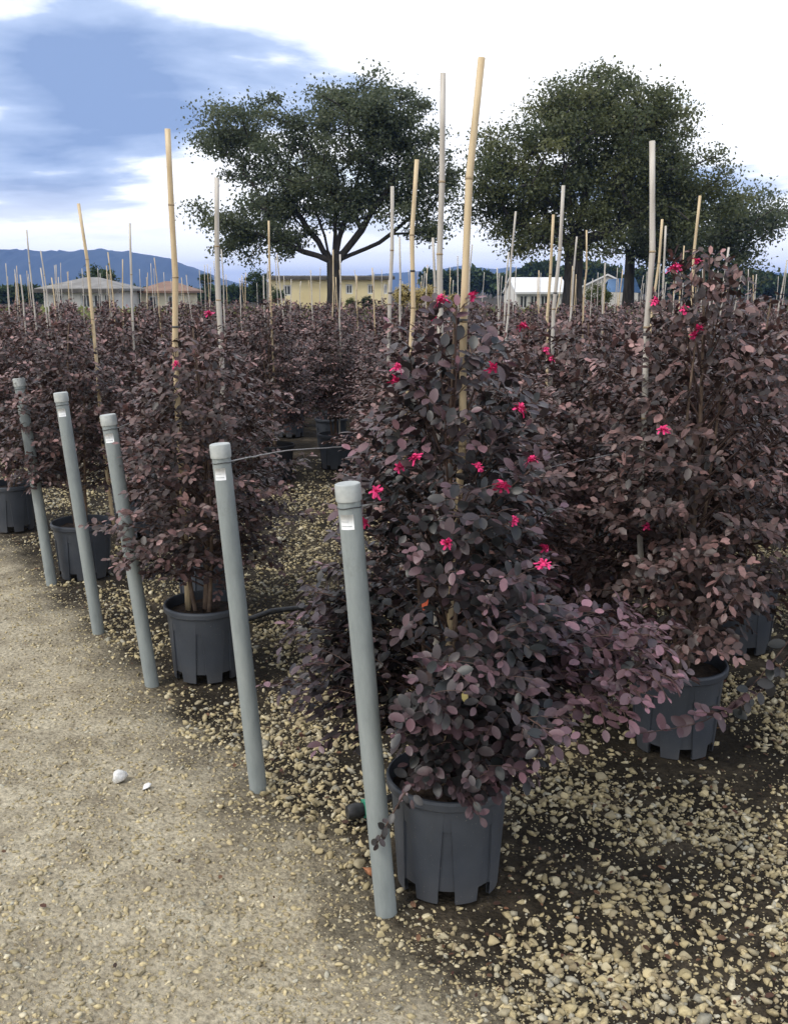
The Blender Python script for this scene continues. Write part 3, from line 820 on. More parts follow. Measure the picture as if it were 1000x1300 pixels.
pD = post((125, 800), (77, 498), 'grey pipe post at the left edge, fourth from the front')
pE = post((66, 741), (24, 480), 'grey pipe post fifth from the front, leftmost of all', sticker=False)

# ---------------------------------------------------------------- wires, hose, fitting
def wire(pts, rad, label, mat='metal'):
    P = np.array(pts); t = np.linspace(0, 1, 30)
    ts = np.linspace(0, 1, len(P)); C = np.stack([np.interp(t, ts, P[:, k]) for k in range(3)], -1)
    for _ in range(2):
        C[1:-1] = (C[:-2] + 2 * C[1:-1] + C[2:]) / 4
    rr = np.random.default_rng(5); C[1:-1] += rr.normal(0, .0006, (28, 3))
    o = MB().tube(C, [rad] * 30, 5).build('support_wire', M[mat], None, True); tag(o, label, 'wire', 'wires tied to the posts')
    return o
a = pA[1] + np.array([.03, 0, -.058])
wire([a, at_dist(560, 622, 2.9), at_dist(652, 603, 3.35), at_dist(760, 580, 3.75), at_dist(835, 567, 4.0)], .0030, 'pale wire running right from the nearest post, behind the front shrub')
a = pB[1] + np.array([.03, 0, -.055])
wire([a, at_dist(360, 572, 3.6), at_dist(440, 567, 4.3), at_dist(520, 560, 5.0)], .0026, 'pale wire running right from the second grey post')
a = pC[1] + np.array([.03, 0, -.055])
wire([a, at_dist(215, 520, 4.6), at_dist(300, 512, 5.4)], .0024, 'thin wire running right from the third grey post')
hp = [at_ground(250, 792), at_ground(318, 789), at_ground(345, 783), at_ground(380, 779), at_ground(470, 770), at_ground(560, 770)]
hp = np.array(hp); hp[:, 2] = [.014, .014, .03, .03, .014, .014]
t = np.linspace(0, 1, 24); C = np.stack([np.interp(t, np.linspace(0, 1, 6), hp[:, k]) for k in range(3)], -1)
o = MB().tube(C, [.0135] * 24, 10).build('irrigation_hose', M['hose'], None, True)
tag(o, 'black irrigation hose lying on dark ground right of the second post', 'hose')
c = at_ground(462, 1036); root = empty('hose_fitting', (c[0], c[1], 0.0), math.radians(20)); tag(root, 'black hose end with green fitting on the ground behind the nearest post', 'hose fitting')
mb = MB(); mb.tube([(-.055, 0, .022), (-.045, 0, .022), (-.02, 0, .024), (.0, 0, .024)], [.021, .024, .024, .02], 14); mb.build('hose_end', M['hose'], root, True).data.set_sharp_from_angle(angle=.6)
mb = MB(); mb.tube([(-.002, 0, .026), (.002, 0, .026), (.014, 0, .028), (.018, 0, .028)], [.022, .028, .028, .022], 14); mb.build('threaded_collar', M['green'], root, True).data.set_sharp_from_angle(angle=.6)
mb = MB(); mb.tube([(.018, 0, .028), (.03, .0, .028), (.06, .02, .026), (.12, .06, .014)], [.014, .014, .012, .012], 12); mb.build('tail_pipe', M['hose'], root, True)
mb = MB()
for k in range(3):
    aa = k * 2.094 + .4; mb.box(-.001, .013, .024 * math.cos(aa) - .004, .024 * math.cos(aa) + .004, .027 + .027 * math.sin(aa) - .004, .027 + .027 * math.sin(aa) + .006)
mb.build('grip_lugs', M['green'], root)

# ---------------------------------------------------------------- sprigs in front: drooping shoot on the right pot, dry shoot at the post
def sprig(parent_xy, pts, leaf, tint_fn, seed, parent, mat=None, n=18, rz=0.0):
    upv = np.array([-.55 * math.sin(rz), -.55 * math.cos(rz), .8])
    rr = np.random.default_rng(seed); P = np.array(pts)
    t = np.linspace(0, 1, 10); C = np.stack([np.interp(t, np.linspace(0, 1, len(P)), P[:, k]) for k in range(3)], -1)
    C[1:-1] = (C[:-2] + C[1:-1] * 2 + C[2:]) / 4
    base = np.array([parent_xy[0], parent_xy[1], 0]); Cl = C - base
    v, qd = tube_arrays([(Cl, np.linspace(.0028, .001, 10))], 5)
    link('shoot', np_mesh('shoot', v, qd, None, True, M['twig']), parent)
    for k in range(n):
        s = min(1.0, (k + rr.uniform(.1, 1.2)) / n); x = s * 9; i0 = int(min(x, 8)); b0 = Cl[i0] + (Cl[i0 + 1] - Cl[i0]) * (x - i0)
        tang = unit(Cl[i0 + 1] - Cl[i0]); up = unit(upv + rr.normal(0, .4, 3))
        sd2 = unit(np.cross(tang, up)) * (1 if k % 2 else -1)
        a_ = tang if k == n - 1 else unit(sd2 * rr.uniform(.5, 1.1) + tang * rr.uniform(.1, 1.1) + rr.normal(0, .35, 3))
        leaf_object(b0, a_, unit(up - a_ * np.dot(up, a_)), leaf * rr.uniform(.55, 1.2), tint_fn(s, rr), parent, mat)
roots = [o for o in COL.objects if o.name.startswith('potted_shrub')]
PRR = [o for o in roots if abs(o.location.x - 1.01) < 1e-3 and abs(o.location.y - 3.30) < 1e-3][0]
PRR.rotation_euler.z = 0.0 if False else PRR.rotation_euler.z
rz = PRR.rotation_euler.z
def to_local(p, x, y, rz):
    c_, s_ = math.cos(-rz), math.sin(-rz); q = np.array(p) - np.array([x, y, 0]); return np.array([c_ * q[0] - s_ * q[1], s_ * q[0] + c_ * q[1], q[2]])
for k, (pp, sd_) in enumerate((([(1010, 800), (960, 868), (905, 915), (855, 925), (806, 932)], 3), ([(1010, 820), (965, 880), (925, 905), (880, 905)], 5))):
    pw = [to_local(at_dist(px, py, 2.98 - .04 * q), 1.01, 3.30, rz) for q, (px, py) in enumerate(pp)]
    sprig((0, 0), pw, .050, lambda s, rr: (rr.uniform(.0, .6), np.clip(.12 + .5 * (s - .5) + rr.uniform(-.15, .3), 0, .8), .5), sd_, PRR, n=26, rz=rz)
pw = [np.array([*(at_dist(px, py, 2.25)[:2] - hero_xy), at_dist(px, py, 2.27)[2]]) for px, py in ((515, 1000), (497, 1030), (486, 1050), (478, 1068))]
sprig((0, 0), pw, .030, lambda s, rr: (rr.uniform(.3, .7), .02, .5), 8, hero, n=15)

# ---------------------------------------------------------------- gravel
ICO = None
def ico():
    ph = (1 + 5 ** .5) / 2
    V = np.array([(-1, ph, 0), (1, ph, 0), (-1, -ph, 0), (1, -ph, 0), (0, -1, ph), (0, 1, ph), (0, -1, -ph), (0, 1, -ph), (ph, 0, -1), (ph, 0, 1), (-ph, 0, -1), (-ph, 0, 1)], float)
    V /= np.linalg.norm(V[0])
    T = np.array([(0, 11, 5), (0, 5, 1), (0, 1, 7), (0, 7, 10), (0, 10, 11), (1, 5, 9), (5, 11, 4), (11, 10, 2), (10, 7, 6), (7, 1, 8), (3, 9, 4), (3, 4, 2), (3, 2, 6), (3, 6, 8), (3, 8, 9), (4, 9, 5), (2, 4, 11), (6, 2, 10), (8, 6, 7), (9, 8, 1)])
    return V, T
IV, IT = ico()
def ico2():
    V = [tuple(v) for v in IV]; T = []; mid = {}
    def m(a, b):
        k = (min(a, b), max(a, b))
        if k not in mid:
            p = unit((np.array(V[a]) + np.array(V[b])) / 2); mid[k] = len(V); V.append(tuple(p))
        return mid[k]
    for a, b, c in IT:
        x, y, z = m(a, b), m(b, c), m(c, a); T += [(a, x, z), (b, y, x), (c, z, y), (x, y, z)]
    return np.array(V), np.array(T)
JV, JT = ico2()
def stone_shape(r_, BV):
    V = BV * np.array([1.0, r_.uniform(.55, .95), r_.uniform(.35, .65)]) * 1.15
    for _ in range(8):                                      # chop planes to make it angular
        n = unit(r_.normal(0, 1, 3)); dcut = r_.uniform(.28, .55); h = V @ n
        V = V - np.clip(h - dcut, 0, None)[:, None] * n[None]
    return V * (1 + r_.normal(0, .05, (len(V), 1))) * 1.25
rs = np.random.default_rng(41)
TEMPL = [stone_shape(rs, IV) for _ in range(10)]
def stone_cols(n, r_):
    base = np.array([(.46, .40, .27), (.52, .45, .31), (.40, .36, .28), (.56, .51, .40), (.34, .29, .21), (.42, .41, .38), (.62, .58, .49)])
    c = base[r_.choice(7, n, p=[.24, .2, .17, .14, .1, .1, .05])]
    return c * r_.uniform(.62, 1.15, (n, 1)) * np.array([1.04, 1.0, .87])
nx_, ny_ = 64, 64
LATT = rs.uniform(0, 1, (nx_, ny_))
def vnoise(x, y, s):
    u, v = (x * s) % nx_, (y * s) % ny_; i0 = u.astype(int); j0 = v.astype(int); fu, fv = u - i0, v - j0
    fu = fu * fu * (3 - 2 * fu); fv = fv * fv * (3 - 2 * fv); i1, j1 = (i0 + 1) % nx_, (j0 + 1) % ny_
    return (LATT[i0, j0] * (1 - fu) + LATT[i1, j0] * fu) * (1 - fv) + (LATT[i0, j1] * (1 - fu) + LATT[i1, j1] * fu) * fv
SXY = np.array(shrub_xy)
def scatter(n, dmax, size_lo, size_hi, kind):
    y = 1.3 + (dmax - 1.3) * rs.uniform(0, 1, n) ** 1.35; x = rs.uniform(-1, 1, n) * (0.46 * y + .35)
    s = edge_s(x, y)
    near = np.min(np.hypot(x[:, None] - SXY[None, :40, 0], y[:, None] - SXY[None, :40, 1]), axis=1)
    cl = 0.55 * vnoise(x, y, 2.3) + 0.45 * vnoise(x + 7, y + 3, 6.1)
    bed = np.clip((near - 0.17) / 0.38, 0.10, 1) * np.clip((cl - .14) / .36, 0.30 if kind == 'big' else .55, 1)
    pth = (0.72 if kind == 'big' else 1.0) * np.clip((cl - .12) / .35, .15, 1)
    w = 1 / (1 + np.exp(-(s + 0.05 - .35 * (cl - .5)) / .07))
    pr = bed * (1 - w) + pth * w
    keep = (rs.uniform(0, 1, n) < pr) & (near > 0.145)
    x, y, w = x[keep], y[keep], w[keep]
    sz = size_lo + (size_hi - size_lo) * rs.beta(1.3, 3.2, len(x)); sz *= np.where(w > .5, .66, 1.0)
    return x, y, sz, w
OV = np.array([(1, 0, 0), (-1, 0, 0), (0, 1, 0), (0, -1, 0), (0, 0, 1), (0, 0, -1)], float)
OT = np.array([(0, 2, 4), (2, 1, 4), (1, 3, 4), (3, 0, 4), (2, 0, 5), (1, 2, 5), (3, 1, 5), (0, 3, 5)])
CHIPS = [OV * rs.uniform(.55, 1.1, (6, 1)) * np.array([1, .85, .6]) + rs.normal(0, .12, (6, 3)) for _ in range(10)]
def stone_field(name, x, y, sz, w, label, TEMPL=TEMPL, IT=IT):
    nv = len(TEMPL[0]); n = len(x); k = rs.integers(len(TEMPL), size=n); T = np.stack(TEMPL)[k]
    th = rs.uniform(0, 6.283, n); c, s = np.cos(th), np.sin(th)
    V = np.empty_like(T)
    V[..., 0] = c[:, None] * T[..., 0] - s[:, None] * T[..., 1]; V[..., 1] = s[:, None] * T[..., 0] + c[:, None] * T[..., 1]
    tx, ty = rs.normal(0, .3, (2, n))
    V[..., 2] = T[..., 2] + tx[:, None] * V[..., 0] + ty[:, None] * V[..., 1]
    V *= sz[:, None, None]
    V[..., 0] += x[:, None]; V[..., 1] += y[:, None]
    V[..., 2] += (relief(x, y) + sz * np.where(w > .5, rs.uniform(-.12, .15, n), rs.uniform(.05, .4, n)))[:, None]
    Fs = IT[None] + (np.arange(n) * nv)[:, None, None]
    o = link(name, np_mesh(name, V.reshape(-1, 3), Fs.reshape(-1, 3), np.repeat(stone_cols(n, rs), nv, axis=0), False, M['stone']))
    tag(o, label, 'gravel', kind='stuff'); return o
x, y, sz, w = scatter(85000, 9.5, .0050, .0215, 'big')
dep = np.hypot(x, y); vis = sz / dep
px_, py_, _ = project(np.stack([x, y, np.zeros_like(x)], -1))
inside = (px_ > 60) & (px_ < 940) & (py_ < 1240)
near_s = np.min(np.hypot(x[:, None] - SXY[None, :20, 0], y[:, None] - SXY[None, :20, 1]), axis=1)
cand = np.where(inside & (near_s > .25))[0]
big = cand[np.argsort(-vis[cand])][:280]
keep = np.ones(len(x), bool); keep[big] = False
stone_field('gravel', x[keep], y[keep], sz[keep], w[keep], 'loose pale angular gravel stones covering the ground between pots')
x2, y2, sz2, w2 = scatter(80000, 6.5, .0026, .0075, 'small')
stone_field('grit', x2, y2, sz2, w2, 'fine pale grit and dust chips over the path and bed', CHIPS, OT)
BIGT = []
for k in range(24):
    v = stone_shape(rs, JV); BIGT.append(np_mesh('stone', v, JT, np.tile(stone_cols(1, rs)[0] * 1.05, (len(v), 1)), False, M['stone']))
for q in big:
    o = link('stone', BIGT[int(rs.integers(24))], ground); s = float(sz[q])
    o.location = (x[q], y[q], float(relief(x[q], y[q])) + s * .22); o.scale = (s, s, s)
    o.rotation_euler = (rs.normal(0, .3), rs.normal(0, .3), rs.uniform(0, 6.28))
def single_stone(px, py, s, col, label):
    g = at_ground(px, py); v = stone_shape(rs, JV)
    o = link('stone_chunk', np_mesh('stone_chunk', v * s, JT, np.tile(col, (len(v), 1)), False, M['stone']))
    o.location = (g[0], g[1], s * .3); o.rotation_euler = (0, 0, rs.uniform(0, 6)); tag(o, label, 'stone')
single_stone(151, 989, .036, (.85, .85, .85), 'bright white stone alone on the pale gravel path')
single_stone(185, 1000, .016, (.8, .8, .8), 'small white stone chip right of the bright white stone')
single_stone(470, 1108, .022, (.42, .19, .10), 'reddish brown stone on the ground left of the nearest post')

# leaf litter
nl = 1500
y = 1.6 + 6.5 * rs.uniform(0, 1, nl) ** 1.3; x = rs.uniform(-1, 1, nl) * (.42 * y + .3); s = edge_s(x, y)
k = (s < 0.02) | (rs.uniform(0, 1, nl) < .06); x, y = x[k], y[k]; n = len(x)
P = np.stack([x, y, relief(x, y) + .012], -1); A = np.stack([rs.normal(0, 1, n), rs.normal(0, 1, n), rs.normal(0, .15, n)], -1)
Nn = unit(np.stack([rs.normal(0, .5, n), rs.normal(0, .5, n), np.ones(n)], -1))
M['litter'] = leaf_material('dry_leaf', ((0.03, 0.02, 0.015), (0.09, 0.05, 0.03)), (0.20, 0.11, 0.06), (0.3, 0.08, 0.06), .7, .1, .3)
o = link('fallen_leaves', leaves_mesh('fallen_leaves', P, A, Nn, rs.uniform(.010, .026, n), np.stack([rs.uniform(0, 1, n), rs.uniform(0, .4, n) ** 2, rs.uniform(0, 1, n)], -1), LEAF_C, M['litter']))
tag(o, 'dry brown and reddish leaves fallen on the dark bed', 'leaf litter', kind='stuff')

# ---------------------------------------------------------------- trees
def grow_tree(name, label, base, fork, blobs, depth_r, n_att, leaves_per, leaf, mat, trunk_r, seed, clump=.42, group=None, extra_trunk=None, limbs=()):
    """blobs: (x, z, radius) in metres relative to base, in the tree's own plane; depth follows each blob's radius"""
    r_ = np.random.default_rng(seed)
    root = empty(name, tuple(base)); tag(root, label, 'tree', group)
    B = np.array(blobs, float); wgt = B[:, 2] ** 2.2; wgt /= wgt.sum()
    pts = []
    while len(pts) < n_att:
        b = B[r_.choice(len(B), p=wgt)]
        u = unit(r_.normal(0, 1, 3)) * r_.uniform(.15, 1) ** (1 / 2.4)
        off = 0.0 if len(B) < 4 else r_.normal(0, depth_r)
        pts.append((b[0] + u[0] * b[2], off + u[1] * b[2] * 1.1, b[1] + u[2] * b[2] * .95))
    pts = np.array(pts)
    fork = np.array(fork, float)
    nodes = [np.array([0, 0, -0.2]), np.array([fork[0] * .3, 0, fork[2] * .5]), fork]; par = [-1, 0, 1]
    for lx, ly, lz in limbs:
        tp = np.array([lx, ly, lz]); prev = 2; L = np.linalg.norm(tp - fork); ns = max(3, int(L / .6))
        mid = (fork + tp) / 2 + np.array([(tp[0] - fork[0]) * .12, 0, -.06 * L]) + r_.normal(0, .05 * L, 3)
        for q in range(1, ns + 1):
            t = q / ns; nodes.append((1 - t) ** 2 * fork + 2 * t * (1 - t) * mid + t * t * tp + r_.normal(0, .04, 3)); par.append(prev); prev = len(nodes) - 1
    for p in pts[np.argsort(np.linalg.norm(pts - fork, axis=1))]:
        NA = np.array(nodes[2:]); dist = np.linalg.norm(NA - p, axis=1)
        cost = dist + 0.25 * np.linalg.norm(NA - fork, axis=1) + 0.6 * np.maximum(0, NA[:, 2] - p[2])
        k = int(np.argmin(cost)) + 2
        q0 = nodes[k]; L = np.linalg.norm(p - q0); ns = max(1, int(L / .7)); prev = k
        mid = (q0 + p) / 2 + r_.normal(0, .10 * L, 3) + np.array([0, 0, .05 * L])
        for s in range(1, ns + 1):
            t = s / ns; pt = (1 - t) ** 2 * q0 + 2 * t * (1 - t) * mid + t * t * p
            nodes.append(pt); par.append(prev); prev = len(nodes) - 1
    n = len(nodes); cnt = np.zeros(n); kids = [[] for _ in range(n)]
    for q in range(n):
        if par[q] >= 0: kids[par[q]].append(q)
    for q in reversed(range(n)): cnt[q] = max(1, sum(cnt[c] for c in kids[q])) if kids[q] else 1
    rad = trunk_r * (cnt / cnt[2]) ** .5; rad[0] = trunk_r * 1.45; rad[1] = trunk_r * 1.02; rad[2] = trunk_r * 1.05
    rad = np.maximum(rad, .014)
    lines = []
    seen = set()
    for q in range(n):
        for c in kids[q]:
            if c in seen: continue
            ch = [q, c]; seen.add(c)
            while kids[ch[-1]]:
                nx2 = max(kids[ch[-1]], key=lambda k_: cnt[k_])
                if nx2 in seen: break
                ch.append(nx2); seen.add(nx2)
            R_ = rad[ch].copy(); R_[0] = min(R_[0], R_[1] * 1.25) if q > 1 else R_[0]
            lines.append((np.array([nodes[k_] for k_ in ch]), R_))
    if extra_trunk: lines += extra_trunk
    v, f = tube_arrays(lines, 7)
    link('trunk', np_mesh('trunk', v, f, None, True, M['tree_bark']), root)
    cen = np.repeat(pts, leaves_per, axis=0)
    cs = np.repeat(r_.uniform(.6, 1.3, len(pts)), leaves_per)[:, None] * clump
    P = cen + r_.normal(0, 1, cen.shape) * cs * np.array([1, 1, .62])
    nn = len(P)
    A = r_.normal(0, 1, (nn, 3)); A[:, 2] -= .3
    Nn = r_.normal(0, .7, (nn, 3)); Nn[:, 2] += .8
    ti = np.stack([np.clip(np.repeat(r_.uniform(.1, .8, len(pts)), leaves_per) + r_.normal(0, .2, nn), 0, 1), np.clip(np.repeat(r_.beta(1, 3, len(pts)), leaves_per) * .9, 0, 1), r_.uniform(0, 1, nn)], -1)
    link('crown', leaves_mesh('crown', P, unit(A), unit(Nn), leaf * r_.uniform(.6, 1.3, nn), ti, LEAF_QUAD, mat), root)
    return root
LEAF_QUAD = (np.array([(0, 0, 0), (-.33, .45, .06), (0, 1, 0), (.33, .45, .06)], float), np.array([(0, 2, 1), (0, 3, 2)]))
def px_blobs(lst, d, cx, base_z=0.0):
    out = []
    for px, py, rp in lst:
        p = at_dist(px, py, d); out.append((p[0] - (cx - 500) / F * d * CP, p[2], rp / F * d))
    return out
D1 = 46.0
bx1 = at_dist(424, 370, D1)
T1 = px_blobs([(296, 158, 36), (278, 190, 30), (320, 190, 34), (262, 285, 22), (290, 300, 28), (330, 285, 34), (350, 232, 38), (345, 140, 24), (400, 190, 46), (455, 165, 48), (500, 155, 40),
               (440, 235, 52), (495, 225, 46), (545, 200, 36), (572, 235, 22), (530, 275, 34), (390, 258, 36), (362, 300, 20), (430, 135, 30), (470, 120, 26), (310, 322, 12), (545, 285, 20)], D1, 424)
fk = at_dist(424, 333, D1)
def limb_px(lst, d, cx):
    rr = np.random.default_rng(9); out = []
    for px, py in lst:
        p = at_dist(px, py, d); out.append((p[0] - (cx - 500) / F * d * CP, rr.normal(0, 1.0), p[2]))
    return out
LB1 = limb_px([(300, 285), (345, 235), (385, 190), (425, 175), (462, 195), (505, 215), (530, 260), (330, 180)], D1, 424)
grow_tree('oak_tree', 'spreading dark green oak with forked trunk before the yellow building', (bx1[0], D1, 0), (0.0, 0, fk[2]), T1, .9, 300, 240, .148, M['oak'], .31, 5, .40, 'big trees behind the nursery', limbs=LB1)
D2 = 48.0
bx2 = at_dist(726, 370, D2)
T2 = px_blobs([(640, 185, 36), (655, 255, 42), (612, 262, 20), (700, 190, 50), (690, 270, 42), (755, 165, 50), (765, 240, 56), (825, 190, 50), (845, 255, 46), (880, 215, 34), (740, 300, 34), (655, 300, 22),
               (800, 140, 40), (705, 145, 32), (850, 150, 34), (760, 120, 30), (910, 250, 30), (625, 225, 22)], D2, 726)
fk = at_dist(727, 312, D2)
grow_tree('oak_tree', 'broad yellowish green oak with thick trunk at the right', (bx2[0], D2, 0), (0.0, 0, fk[2]), T2, 1.0, 350, 250, .156, M['oak2'], .44, 6, .46, 'big trees behind the nursery', limbs=limb_px([(640, 270), (660, 210), (705, 180), (760, 180), (800, 200), (840, 250), (690, 260)], D2, 726))
D3 = 56.0
bx3 = at_dist(797, 370, D3)
T3 = px_blobs([(800, 290, 30), (840, 300, 34), (880, 310, 34), (860, 330, 24), (905, 290, 34), (780, 262, 26), (930, 330, 30), (815, 325, 16), (830, 255, 36), (950, 280, 34), (760, 320, 16)], D3, 797)
fk = at_dist(797, 322, D3)
grow_tree('oak_tree', 'shaded dark green tree with thin trunk behind the broad right oak', (bx3[0], D3, 0), (0, 0, fk[2]), T3, 1.0, 170, 180, .19, M['oak'], .3, 7, .6, 'big trees behind the nursery')
def small_tree(px, py, rp, d, label, seed, mat='far_green', name='round_tree', n=60, lp=60, group=None, sq=1.0):
    b = at_dist(px, 368, d); rm = rp / F * d; top = at_dist(px, py - rp, d)[2]
    bl = [(0, top - rm, rm * .8), (-rm * .45, top - rm * 1.15, rm * .55), (rm * .45, top - rm * 1.2, rm * .55), (0, max(.8, top - rm * 1.7), rm * .6)]
    return grow_tree(name, label, (b[0], d, 0), (0, 0, max(.5, top - rm * 2.1)), bl, .1 * rm, n, lp, rm * .13, M[mat], rm * .08, seed, rm * .16, group)
small_tree(127, 357, 24, 75, 'round dark green tree behind the small white house at left', 51, n=120, lp=110)
small_tree(262, 352, 9, 60, 'slim shrubby tree right of the terracotta roofed house', 52)
small_tree(330, 352, 20, 62, 'loose green tree under the left oak crown, before the yellow building', 53, n=50, lp=50)
small_tree(352, 372, 10, 58, 'low bush left of the yellow building', 54)
small_tree(446, 384, 9, 50, 'low green bush at the foot of the left oak', 55, 'grass', 'bush')
small_tree(466, 382, 9, 50, 'low green bush right of the left oak trunk', 56, 'far_green', 'bush')
small_tree(760, 372, 16, 52, 'light green bush between the two right trunks', 57, 'grass', 'bush')
for k, (px, py, rp, d) in enumerate(((512, 372, 14, 14.5), (530, 375, 13, 15.0), (548, 372, 14, 14.2), (575, 382, 12, 15.5))):
    small_tree(px, py, rp, d, ['yellow leaved bush at the left end of the golden clump', 'yellow leaved bush second from left in the golden clump', 'yellow leaved bush beside the tall grey stake', 'yellow leaved bush at the right end of the golden clump'][k], 60 + k, 'golden', 'golden_bush', 50, 60, 'golden bushes at mid distance')
# far wood: one mass
def wood(name, label, spans, d, seed, leaf, n_per, mat):
    r_ = np.random.default_rng(seed); Ps = []
    for px, py, rp in spans:
        c = at_dist(px, py, d); rm = rp / F * d
        u = unit(r_.normal(0, 1, (n_per, 3))) * r_.uniform(.4, 1, (n_per, 1)) ** .5
        q = c + u * rm * np.array([1, 1, 1.0]); q[:, 2] = np.where(q[:, 2] < .2, r_.uniform(.2, c[2], n_per), q[:, 2]); Ps.append(q)
    P = np.concatenate(Ps); n = len(P)
    ti = np.stack([r_.uniform(0, 1, n), r_.beta(1, 4, n), r_.uniform(0, 1, n)], -1)
    Nn = r_.normal(0, .6, (n, 3)); Nn[:, 2] += .7
    o = link(name, leaves_mesh(name, P, unit(r_.normal(0, 1, (n, 3))), unit(Nn), leaf * r_.uniform(.6, 1.4, n), ti, LEAF_QUAD, M[mat]))
    tag(o, label, 'woodland', kind='stuff')
rw = np.random.default_rng(77)
wood('far_woodland', 'dark green line of distant woodland between the two oaks', [(px, 362 - rw.uniform(-2, 8) - 10 * (px > 660), rw.uniform(9, 14)) for px in range(545, 780, 8)], 190, 1, 1.1, 420, 'far_green')
wood('far_hedge', 'low distant hedge line at the left below the mountain', [(px, 378 - rw.uniform(0, 5), rw.uniform(6, 9)) for px in range(-20, 420, 9)], 120, 2, .7, 300, 'far_green')
wood('far_hedge_belt', 'distant tree belt beyond the right oaks', [(px, 366 - rw.uniform(0, 10), rw.uniform(9, 14)) for px in range(800, 1040, 9)], 170, 3, 1.0, 400, 'far_green')

# ---------------------------------------------------------------- buildings
def building(name, label, px0, px1, d, z_eave, depth, wall, roof, roof_kind, z_ridge, wins, eave=None, rot=0.0, overhang=.4):
    x0, x1 = at_dist(px0, 368, d)[0], at_dist(px1, 368, d)[0]
    cx = (x0 + x1) / 2; hw = (x1 - x0) / 2
    root = empty(name, (cx, d + depth / 2, 0), rot); tag(root, label, 'building')
    hd = depth / 2; o_ = overhang
    # front wall with real openings
    mb = MB(); t = .25
    xs = sorted(set([-hw, hw] + [v for w in wins for v in w[:2]])); zs = sorted(set([0, z_eave] + [v for w in wins for v in w[2:4]]))
    for a in range(len(xs) - 1):
        for b in range(len(zs) - 1):
            mx, mz = (xs[a] + xs[a + 1]) / 2, (zs[b] + zs[b + 1]) / 2
            if any(w[0] < mx < w[1] and w[2] < mz < w[3] for w in wins): continue
            mb.box(xs[a], xs[a + 1], -hd, -hd + t, zs[b], zs[b + 1])
    mb.box(-hw, -hw + t, -hd + t, hd, 0, z_eave); mb.box(hw - t, hw, -hd + t, hd, 0, z_eave); mb.box(-hw + t, hw - t, hd - t, hd, 0, z_eave)
    mb.build('wall', M[wall], root)
    if roof_kind == 'flat':
        MB().box(-hw - o_, hw + o_, -hd - o_, hd + o_, z_eave + .003, z_ridge).build('roof', M[roof], root)
    elif roof_kind == 'hip':
        k = min(hd, hw * .8); mb = MB()
        A_ = [(-hw - o_, -hd - o_, z_eave), (hw + o_, -hd - o_, z_eave), (hw + o_, hd + o_, z_eave), (-hw - o_, hd + o_, z_eave)]
        R0, R1 = (-hw + k, 0, z_ridge), (hw - k, 0, z_ridge); u = .14
        for pl in ([A_[0], A_[1], R1, R0], [A_[1], A_[2], R1], [A_[2], A_[3], R0, R1], [A_[3], A_[0], R0]): mb.poly([(p[0], p[1], p[2] + u) for p in pl])
        for k2 in range(4):
            p, q = A_[k2], A_[(k2 + 1) % 4]; mb.poly([p, q, (q[0], q[1], q[2] + u), (p[0], p[1], p[2] + u)])
        mb.poly(A_[::-1]); mb.build('roof', M[roof], root)
    else:
        mb = MB(); th = .12
        for sgn in (-1, 1):
            r0 = [(-hw - o_, sgn * (hd + o_), z_eave - .1), (hw + o_, sgn * (hd + o_), z_eave - .1), (hw + o_, 0, z_ridge), (-hw - o_, 0, z_ridge)]
            mb.prism(r0, [(p[0], p[1], p[2] + th) for p in r0])
        rf = mb.build('roof', M[roof], root)
        for sx in (-1, 1):
            x_ = sx * (hw - .01)
            MB().prism([(x_, -hd, z_eave), (x_, hd, z_eave), (x_, 0, z_ridge - .05)], [(x_ - sx * .2, -hd, z_eave), (x_ - sx * .2, hd, z_eave), (x_ - sx * .2, 0, z_ridge - .05)]).build('gable', M[wall], root)
    if eave: MB().box(-hw - o_ - .05, hw + o_ + .05, -hd - o_ - .06, -hd - o_, z_eave - .12, z_eave + .10).build('fascia', M[eave], root)
    for w in wins:
        wr = MB(); f_ = .09
        wr.box(w[0], w[1], -hd + .04, -hd + .12, w[2], w[2] + f_); wr.box(w[0], w[1], -hd + .04, -hd + .12, w[3] - f_, w[3])
        wr.box(w[0], w[0] + f_, -hd + .04, -hd + .12, w[2] + f_, w[3] - f_); wr.box(w[1] - f_, w[1], -hd + .04, -hd + .12, w[2] + f_, w[3] - f_)
        m_ = (w[0] + w[1]) / 2; wr.box(m_ - .03, m_ + .03, -hd + .045, -hd + .115, w[2] + f_, w[3] - f_)
        wo = wr.build('window', M['frame'], root)
        MB().box(w[0] + .02, w[1] - .02, -hd + .14, -hd + .17, w[2] + .02, w[3] - .02).build('pane', M['glass'], wo)
    return root
building('house', 'small white house with grey hipped roof at the left', 55, 145, 62, 1.55, 6, 'wall_white', 'roof_grey', 'hip', 2.25,
         [(0.1, .75, .5, 1.35), (.85, 1.4, .5, 1.35), (1.5, 1.9, .5, 1.35), (-1.6, -.9, .5, 1.35)], 'eave', 0.0)
building('house', 'low house with terracotta roof below the mountain', 178, 232, 68, 1.4, 5, 'wall_cream', 'roof_red', 'hip', 2.05, [(-.9, -.3, .4, 1.2), (.4, 1.0, .4, 1.2)], None)
hwy = (at_dist(496, 368, 74)[0] - at_dist(342, 368, 74)[0]) / 2
building('long_building', 'long low yellow building behind the left oak trunk', 342, 496, 74, 2.45, 8, 'wall_yellow', 'roof_grey', 'flat', 2.62,
         [(-hwy + 1.0, -hwy + 1.6, 1.2, 1.95), (1.15, 1.65, 1.3, 2.0), (2.75, 3.2, 1.3, 2.0), (3.9, 4.2, 1.3, 2.0)], 'eave', 0.0, .25)
hw2 = (at_dist(722, 368, 60)[0] - at_dist(656, 368, 60)[0]) / 2
